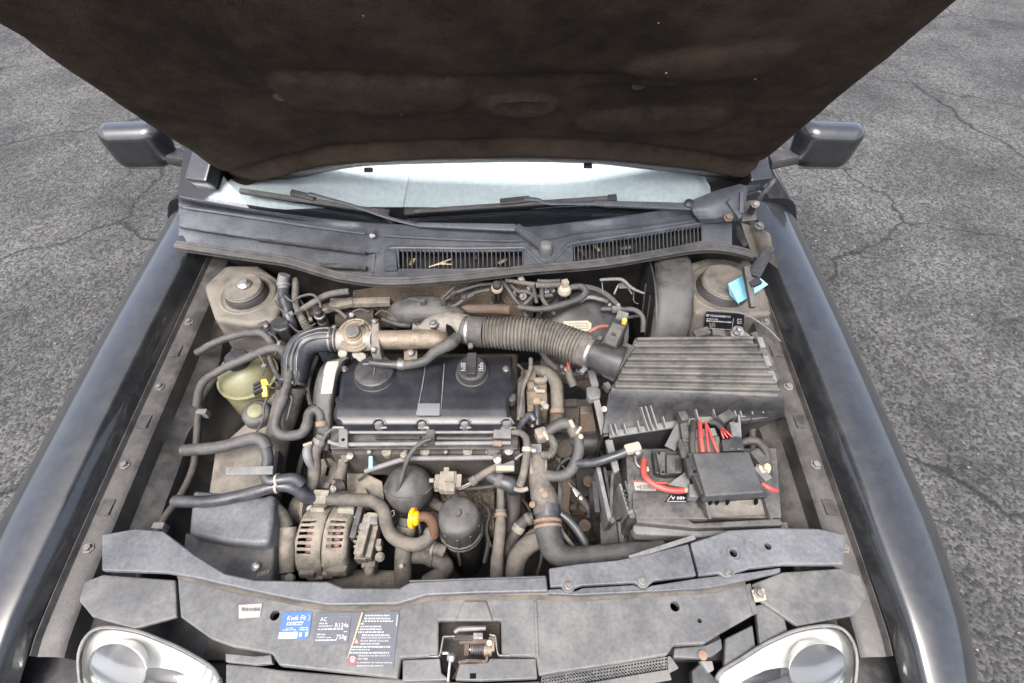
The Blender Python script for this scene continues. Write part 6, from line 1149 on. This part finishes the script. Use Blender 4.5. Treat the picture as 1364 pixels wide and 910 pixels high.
# ------------------------------------------------------------------ front panel
ZS = 0.788
t = thing('lock_carrier', 'grey plastic lock carrier panel carrying stickers and the latch opening', 'front panel')
top = [(236, 768), (262, 775), (300, 784), (340, 793), (389, 803), (437, 811), (470, 813), (528, 810), (548, 804), (568, 799), (600, 797), (640, 797), (700, 797), (730, 797), (770, 799), (869, 793), (948, 788), (993, 778)]
out = top+[(1004, 819), (962, 843), (938, 858), (897, 860), (889, 873), (800, 888), (718, 900), (714, 875), (668, 874), (667, 827), (584, 827), (584, 874), (534, 877), (530, 904), (372, 887), (362, 871), (310, 862), (282, 852), (240, 822)]
fp = pl('panel', out, ZS, .014, SLAM, t, bevel=.003, bseg=3)
def cyl(x, y, z, r):
    q = P(x, y, z); return lathe('cutter', q, (0, 0, 1), [(r*U(q), -.05), (r*U(q), .05)], HOLE, seg=24)
cut(fp, [cyl(366, 820, ZS, 6.2), cyl(899, 808, ZS, 6.2), cyl(932, 827, ZS, 3)])
loft('rear_roll', [[P(x, y-11, ZS+.003) for x, y in top], [P(x, y-5, ZS-.002) for x, y in top], [P(x, y-1, ZS+.000) for x, y in top], [P(x, y+2, ZS+.0012) for x, y in top]], PAN, t, th=.006)
pl('latch_ramp', [(618, 800), (648, 800), (657, 827), (606, 827)], ZS+.004, .006, SLAM, t, bevel=.003); bar('crease', P(713, 801, ZS+.001), P(716, 874, ZS+.001), .005, .004, SLAM, t, bevel=.0015)
pl('inner_edge', [(992, 779), (1000, 776), (1010, 817), (1003, 819)], ZS-.004, .012, SLAM, t)
pl('side_shelf', [(1001, 778), (1042, 762), (1120, 757), (1146, 766), (1156, 796), (1138, 820), (1062, 834), (1012, 800), (1008, 803)], ZS-.012, .01, SLAM, t, bevel=.004); pl('side_shelf', [(234, 772), (137, 765), (112, 774), (104, 800), (122, 822), (178, 838), (236, 822)], ZS-.012, .01, SLAM, t, bevel=.004)
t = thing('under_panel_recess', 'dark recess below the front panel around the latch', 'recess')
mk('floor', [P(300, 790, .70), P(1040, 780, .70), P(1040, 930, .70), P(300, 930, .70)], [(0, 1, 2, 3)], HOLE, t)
t = thing('air_duct_strip', 'long pale grey duct strip behind the stickered panel', 'duct strip')
pl('strip', [(135, 712), (180, 704), (217, 707), (258, 738), (300, 764), (340, 772.5), (437, 774.5), (457, 783), (532, 783), (547, 775), (600, 772), (728, 768), (730, 788), (640, 790), (568, 793), (528, 805), (437, 806), (389, 798), (340, 788), (300, 779), (262, 770), (220, 763), (135, 760)], .800, .012, DUCT, t, bevel=.003, bseg=3)
bar('front_edge', P(545, 774, .803), P(727, 768, .803), .003, .003, BLACK, t)
for side, z in ((1, .806),):
    t = thing('duct_cover', 'grey duct cover with sloping edge before the battery', 'duct cover')
    pl('cover', [(731, 757), (770, 751), (823, 746), (870, 736), (917, 724), (928, 767), (872, 773.5), (862, 781), (852, 780), (845, 776), (775, 780), (764, 784), (752, 783), (746, 781), (733, 782)], z, .012, DUCT, t, bevel=.0025)
    pl('seam_band', [(731, 785), (746, 784), (756, 788), (767, 787), (776, 783), (844, 779), (856, 785), (868, 780), (930, 770), (1000, 762), (1040, 756), (1040, 762), (990, 774), (948, 783), (869, 788), (770, 793), (731, 791)], z-.006, .012, DUCT, t, bevel=.002)
    for x, y in ((757, 780), (856, 774)): lathe('screw', P(x, y, z), (0, 0, 1), [(.0068, -.002), (.0068, .0015), (.0045, .002), (.0035, .0005), (0, .0005)], STEELD, t, seg=16); lathe('screw_seat', P(x, y, z-.001), (0, 0, 1), [(.011, -.008), (.011, .0005), (.0085, .0012), (.007, .0008)], DUCT, t, seg=24)
    t = thing('duct_end_cover', 'grey duct end cover with a round black hole', 'duct cover')
    o = pl('cover', [(920, 723), (945, 715), (970, 706), (1035, 703), (1090, 704), (1128, 712), (1124, 752), (1045, 752), (1000, 757), (980, 763), (974, 770), (964, 769), (958, 764), (931, 767)], z, .012, DUCT, t, bevel=.0025)
    cut(o, [cyl(977, 737, z, 5), cyl(1023, 728, z, 4.5)])
    lathe('screw', P(971, 763, z), (0, 0, 1), [(.0068, -.002), (.0068, .0015), (.0045, .002), (.0035, .0005), (0, .0005)], STEELD, t, seg=16)
    q = P(977, 737, z); V, F = tube_raw([tuple(q+Vector((math.cos(a)*.0112, math.sin(a)*.0112, 0)))+(.0011,) for a in [2*math.pi*k/28 for k in range(29)]], 6); mk('hole_rim', V, F, DUCT, t)
    V, F = tube_raw([tuple(P(999, 726, z)+Vector((math.cos(a)*.010, math.sin(a)*.010, .0002)))+(.0007,) for a in [2*math.pi*k/20 for k in range(21)]], 6); mk('moulded_mark', V, F, DUCT, t)
    bar('moulded_mark', P(992, 723, z+.0004), P(1008, 722, z+.0004), .002, .001, DUCT, t); bar('moulded_mark', P(996, 732, z+.0004), P(1007, 733, z+.0004), .002, .001, DUCT, t)
tag(bar('duct_seal_rod', P(838, 744, .80), P(925, 716, .80), .008, .008, GREYP), 'pale rubber lip beside the sloping duct cover edge', 'seal lip')
# stickers
SF = lambda x, y: P(x, y, ZS+.0014)
SF2 = lambda x, y: P(x, y, ZS+.0022)
def skw(x, y): return (x, y)
t = thing('blue_sticker', 'blue and white service sticker near the panel hole', 'sticker')
fm = pl('film', [(377.5, 816), (416, 815), (412, 846), (407, 851.5), (369, 852.5)], ZS+.0014, .0009, BLUE, t, bevel=0)
lettering('Kwik Fit', 381.5, 826.5, 6.6, WHITE, fm, SF2, dx=(1, -.03), dy=(.14, -1), width=26, italic=.2, bold=.01)
T('curved_mark', [(411, 818.5, ZS+.002, .4), (413, 822, ZS+.002, .45), (411, 827, ZS+.002, .4)], WHITE, fm, seg=6)
for poly in ([(382.5, 829), (404.5, 828), (402, 832.5), (381.5, 833)], [(372, 842.5), (397, 841.5), (395.5, 850.5), (370.5, 851)], [(399, 842.5), (402.5, 842.5), (401.5, 848), (398, 848)], [(407, 842), (411, 841.5), (409, 847.5), (406, 848)]): pl('white_field', poly, ZS+.0019, .0003, WHITE, fm, bevel=0)
dashes(383, 403, 832.3, 2.4, lambda x, y: P(x, y, ZS+.0024), BLUE, fm, -.03)
dashes(381, 391, 837.5, 1.5, SF2, WHITE, fm, -.02); dashes(376, 395.5, 840, 1.5, SF2, WHITE, fm, -.02); dashes(400, 410, 837, 1.5, SF2, WHITE, fm, -.02); dashes(398.5, 412, 839.7, 1.5, SF2, WHITE, fm, -.02)
t = thing('refrigerant_label', 'grey air conditioning label reading R134a and 750g', 'label')
fm = pl('film', [(423, 817), (469, 815.5), (463, 858), (417, 860)], ZS+.0014, .0009, LABG, t, bevel=0)
lettering('AC', 426.5, 827.5, 5.4, WHITE, fm, SF2, dy=(.14, -1), width=8.6, bold=.008); lettering('R134a', 445.5, 836, 6.2, WHITE, fm, SF2, dx=(1, -.03), dy=(.14, -1), width=18.5, bold=.008); lettering('750g', 447, 851.5, 6.2, WHITE, fm, SF2, dx=(1, -.03), dy=(.14, -1), width=14.5, bold=.008)
dashes(425.5, 436, 831.3, 1.8, SF2, WHITE, fm); lettering('REFRIGERANT', 424.5, 835.3, 2.6, WHITE, fm, SF2, dy=(.14, -1), width=19, bold=.008); dashes(423.5, 457, 839.3, 2.2, SF2, WHITE, fm, -.02); dashes(422, 434, 846, 2.0, SF2, WHITE, fm); lettering('CHARGE', 421.5, 850, 2.4, WHITE, fm, SF2, dy=(.14, -1), width=12, bold=.008); dashes(435, 441, 850, 1.5, SF2, WHITE, fm); dashes(420.5, 449, 854, 2.2, SF2, WHITE, fm, -.02); dashes(452, 468, 822, 1.2, SF2, GREYP, fm); dashes(458, 463, 842, 1.6, SF2, WHITE, fm)
t = thing('warning_label', 'large grey warning label filled with lines of white print', 'label')
fm = pl('film', [(469, 816), (530, 815), (532, 817), (524, 888), (522, 890), (465, 886), (462, 882)], ZS+.0014, .0009, LABG, t, bevel=0)
words_ = {8: 'HIGH VOLTAGE, SWITCH OFF', 9: 'ENGINE BEFORE TOUCHING', 10: 'IGNITION SYSTEM.', 14: 'RADIATOR FAN MAY START AT', 15: 'ANY TIME.', 16: 'Le ventilateur du radiateur peut se', 17: 'd\u00e9clencher \u00e0 tout moment.'}
for k, (yy, a, b) in enumerate(((140, 300, 610), (178, 290, 620), (212, 270, 655), (245, 240, 280), (280, 225, 505), (315, 210, 510), (352, 205, 550), (390, 260, 610), (425, 250, 625), (465, 240, 600), (503, 240, 485), (540, 130, 620), (575, 115, 355), (615, 90, 605), (655, 215, 615), (695, 205, 335), (740, 195, 640), (780, 195, 535))):
    if k in words_: lettering(words_[k], 455+a/9.58, 806.3+yy/9.58, 2.4, WHITE, fm, SF2, dy=(.12, -1), width=(b-a)/9.58, bold=.012)
    else: dashes(455+a/9.58, 455+b/9.58, 806.3+yy/9.58, 2.1, SF2, WHITE, fm, 0, .12, seed=k+100)
bar('side_print', P(529.5, 819, ZS+.002), P(528, 834, ZS+.002), .0012, .0004, WHITE, fm, bevel=0)
tri = [P(474.5, 848, ZS+.0019), P(479, 857.5, ZS+.0019), P(470.5, 857.5, ZS+.0019)]; prism('warning_triangle', tri, (0, 0, -.0003), REDP, t); prism('triangle_field', [P(474.7, 850.5, ZS+.0023), P(477.4, 856.4, ZS+.0023), P(472.3, 856.4, ZS+.0023)], (0, 0, -.0003), PAPER, t)
q = P(469.5, 879.5, ZS+.0018); lathe('round_symbol', q, (0, 0, 1), [(.0062, 0), (.0062, .0003), (0, .0004)], REDP, t, seg=20); pl('symbol_mark', rectpx(467, 877, 472, 882), ZS+.0026, .0003, WHITE, fm, bevel=0); T('symbol_arc', [(466, 876.5, ZS+.0025, .5), (470, 874.4, ZS+.0025, .6), (474, 877, ZS+.0025, .6)], WHITE, fm, seg=6)
tag(T('straw', [(483, 816, ZS+.004, 1.3), (478, 832, ZS+.004, 1.3), (471, 854, ZS+.0035, .9), (463, 877, ZS+.003, .5)], STRAW, seg=8), 'long dry straw lying across the warning label', 'straw')
t = thing('white_sticker', 'white sticker cut off at the panel edge beside the hole', 'sticker')
pl('film', [(318, 806), (349, 804), (346, 822), (318, 824)], ZS+.0014, .0009, PAPER, t, bevel=0); dashes(322, 346, 814, 5, SF2, LABG, t, seed=5)
# lower front trims
t = thing('bumper_trim', 'grey bumper trim strip along the lower edge of the picture', 'trim')
pl('lower_strip', [(300, 884), (340, 887), (372, 892), (470, 900), (560, 906), (640, 910), (720, 907), (720, 950), (300, 950)], .752, .02, SLAM, t, bevel=.003); pl('corner_piece', [(300, 870), (340, 874), (361, 872), (363, 884), (340, 886), (300, 882)], .776, .012, SLAM, t, bevel=.002); pl('latch_surround', [(536, 879), (586, 877), (588, 896), (600, 906), (536, 908)], .780, .014, SLAM, t, bevel=.002); pl('latch_surround', [(612, 884), (650, 882), (652, 877), (714, 877), (716, 904), (640, 907), (606, 906)], .780, .014, SLAM, t, bevel=.002); pl('notch', rectpx(626, 897, 634, 904), .7812, .004, HOLE, t, bevel=0)
t = thing('radiator_grille', 'narrow band of fine grille mesh below the front panel', 'grille')
def gz(x, y): return P(x, y, .764)
V = []; F = []
def strip(a, b, w_):
    k = len(V); d = (b-a).normalized(); n_ = Vector((-d.y, d.x, 0))*w_
    for p in (a, b):
        for s_ in (1, -1):
            for h_ in (0, -.006): V.append(p+n_*s_+Vector((0, 0, h_)))
    F.extend([(k, k+2, k+6, k+4), (k, k+4, k+5, k+1), (k+2, k+3, k+7, k+6), (k+1, k+5, k+7, k+3)])
for j in range(7):
    o_ = 4.3*j; strip(gz(722, 902.5+o_), gz(889, 876+o_), .0010)
for k in range(42):
    x = 722+167*k/41.0; y = 902.5-26.5*k/41.0; strip(gz(x, y), gz(x-1.5, y+30), .0009)
mk('mesh', V, F, SLAM, t, smooth=0, kind='stuff'); mk('backing', [P(716, 900, .75), P(895, 872, .75), P(895, 930, .75), P(716, 930, .75)], [(0, 1, 2, 3)], HOLE, t); bar('grille_bottom', P(780, 918, .765), P(892, 899, .765), .014, .008, SLAM, t)
pl('grille_end', [(889, 874), (893, 873), (905, 890), (890, 898)], .768, .01, SLAM, t)
t = thing('lamp_corner_trim', 'grey and black corner mouldings between grille and headlamp', 'trim')
pl('upper_piece', [(898, 863), (940, 859), (961, 849), (963, 864), (949, 875), (935, 878), (897, 876)], .772, .012, SLAM, t, bevel=.003); pl('black_piece', [(921, 893), (934, 882), (950, 900), (962, 915), (962, 940), (925, 940)], .765, .02, BLACK, t, bevel=.003); pl('grey_piece', [(932, 880), (949, 880), (952, 892), (944, 897)], .774, .012, GREYP, t, bevel=.002); pl('side_piece', [(966, 850), (1003, 832), (1008, 868), (964, 892)], .760, .012, SLAM, t, bevel=.003); pl('outer_piece', [(1006, 806), (1040, 800), (1050, 842), (1012, 860)], .766, .012, SLAM, t, bevel=.003); lathe('rusty_clip', P(936, 873, .775), (0, 0, 1), [(.007, -.002), (.007, .001), (0, .002)], RUSTC, t, seg=16)
t = thing('headlamp_bolt', 'rusty bolt on a white tab at the end of the front panel', 'bolt'); pl('tab', [(1001, 785), (1018, 783), (1022, 799), (1006, 802)], .794, .004, CREAM, t); lathe('bolt', P(1011, 791, .795), (0, 0, 1), [(.0085, 0), (.0085, .002), (.006, .0025), (.0055, .007), (0, .0075)], STEELD, t, seg=6)
t = thing('front_bumper', 'black front bumper below the headlamps and grille', 'bumper')
bp_ = cr([tuple(map(float, p)) for p in [(.17, .715), (.07, .71), (.01, .68), (-.025, .58), (-.02, .40), (.03, .22)]], 5)
loft('bumper_skin', [[Vector((x, -.10+.26*(abs(x+.08)/.86)**3.2+dy*(1-.3*(abs(x+.08)/.86)**4), z-.015*(abs(x+.08)/.86)**2)) for dy, z in bp_] for x in [-.94+1.72*k/40 for k in range(41)]], BLACK, t, th=.003, off=(0, .7, -.3))
# latch
t = thing('bonnet_latch', 'worn steel bonnet latch with coil spring in the panel opening', 'latch')
pl('back_plate', [(586, 829), (666, 829), (666, 905), (586, 905)], .735, .004, BLOCK, t); T('striker_rod', [(606, 842, .785, 3.2), (612, 838, .787, 3.4), (630, 837, .787, 3.4), (647, 836.5, .787, 3.2)], STEELD, t, seg=14)
def strp(name, pts, z, w_=.0025, m_=STEELD):
    for a, b in zip(pts, pts[1:]): bar(name, P(a[0], a[1], z), P(b[0], b[1], z), w_, .014, m_, t, bevel=.0008)
strp('frame_strip', [(607, 848.5), (591, 849), (587, 872), (585, 875), (572, 875)], .782); strp('frame_strip', [(652, 846), (660, 848), (662, 866), (664, 873.5), (680, 874)], .782); strp('lower_strip', [(611, 883), (626, 880.5), (648, 882), (649, 875)], .778, .004, RUST)
box('pawl', P(617, 850, .776), (.032, .008, .010), BLOCK, t); box('pawl', P(637, 848, .776), (.016, .010, .012), STEELD, t); bar('cross_bar', P(612, 855.5, .772), P(652, 855, .772), .006, .010, RUST, t); box('side_cheek', P(655, 859, .768), (.010, .020, .016), ALUB, t); box('cam', P(622, 863, .765), (.008, .024, .012), RUST, t); lathe('pin', P(652, 856, .782), (0, -.2, 1), [(.004, -.004), (.004, .004), (0, .005)], STEEL, t, seg=12)
hp = []
q0 = P(627, 865, .768)
for k in range(9*14+1):
    a = 2*math.pi*k/14; hp.append((q0.x+.0235*k/126, q0.y+.0072*math.cos(a), q0.z+.0072*math.sin(a), .0009))
V, F = tube_raw(hp, 6); mk('coil_spring', V, F, STEELD, t); lathe('spring_end', P(650, 866, .768), (1, 0, 0), [(.0095, -.006), (.0095, .006), (.004, .007)], ALUB, t, seg=16); bar('spring_pin', P(618, 865, .768), P(630, 865, .768), .003, .003, STEEL, t)
lathe('release_roller', P(601, 876, .786), (.3, -.4, .9), [(.006, -.006), (.007, .002), (.004, .006), (0, .007)], STEEL, t, seg=16); bar('release_lever', P(600, 878, .785), P(597, 908, .775), .004, .008, STEELD, t); bar('lever_arm', P(589, 870, .78), P(598, 870, .782), .004, .004, STEEL, t); pl('dark_shield', [(586, 880), (598, 882), (607, 892), (598, 908), (586, 893)], .772, .012, HOLE, t, bevel=.001)
# headlamps
def headlamp(pts, bowls, label):
    t = thing('headlamp', label, 'headlamp')
    cl = cr([tuple(map(float, p)) for p in pts+pts[:1]], 6)
    edge_ = [P(*p) for p in cl]; c_ = sum(edge_[:-1], Vector())/(len(edge_)-1)
    def shell(name, hgt, fwd, mat, drop):
        rows = []
        for k in range(13):
            f = k/12; g_ = math.sqrt(max(0, 1-(1-f)**2)); rows.append([p.lerp(c_, f)+Vector((0, fwd*g_, drop+hgt*g_)) for p in edge_])
        return loft(name, rows, mat, t)
    shell('housing', -.045, 0.0, LAMPW, -.006)
    for k in range(4):
        a_, b_ = edge_[3+2*k], edge_[-(8+2*k)]; TW('liner_ridge', [tuple(a_.lerp(b_, .06)+Vector((0, 0, -.016)))+(.002,), tuple(a_.lerp(b_, .3)+Vector((0, 0, -.034)))+(.0024,), tuple(a_.lerp(b_, .6)+Vector((0, 0, -.040)))+(.002,)], LAMPW, t, seg=8)
    for bx, by, bz, br in bowls:
        q = P(bx, by, bz); bw = lathe('reflector_bowl', q, (0, -.75, .66), [(br, 0), (br*1.03, .004), (br*.99, .002), (br*.8, -.018), (br*.55, -.034), (br*.25, -.044), (0, -.046)], CHROME, t, seg=36)
        lathe('bulb_shield', q, (0, -.75, .66), [(br*.22, -.045), (br*.24, -.012), (br*.16, -.004), (0, -.002)], STEEL, bw, seg=20)
    lz = shell('lens', .026, -.012, LENS, .002)
    TW('rim', [tuple(p+Vector((0, 0, .002)))+(.0032,) for p in edge_], GREYP, t, seg=8, n=1)
headlamp([(953, 906, .752), (962, 893, .758), (990, 876, .762), (1023, 856, .766), (1070, 838, .772), (1120, 838, .768), (1140, 880, .745), (1120, 950, .71), (1040, 975, .70), (970, 960, .71)], [(1088, 890, .733, .045)], 'clear headlamp glimpsed at the lower corner beside the grille mesh')
headlamp([(293, 906, .752), (283, 890, .758), (255, 872, .762), (222, 856, .766), (176, 840, .772), (126, 840, .768), (106, 880, .745), (126, 950, .71), (206, 975, .70), (276, 960, .71)], [(158, 890, .733, .045)], 'clear headlamp beside the coolant tank side wing')
finalize()
for stem_, grp in (('wiper', 'windscreen wipers'), ('solenoid_valve', 'solenoid valves on the bulkhead'), ('strut_tower', 'strut towers'), ('headlamp', 'headlamps'), ('front_wing', 'front wings'), ('front_door', 'front doors'), ('windscreen_pillar', 'windscreen pillars')):
    for o in COL.objects:
        if o.parent is None and o.name.split('.')[0] == stem_: o['group'] = grp
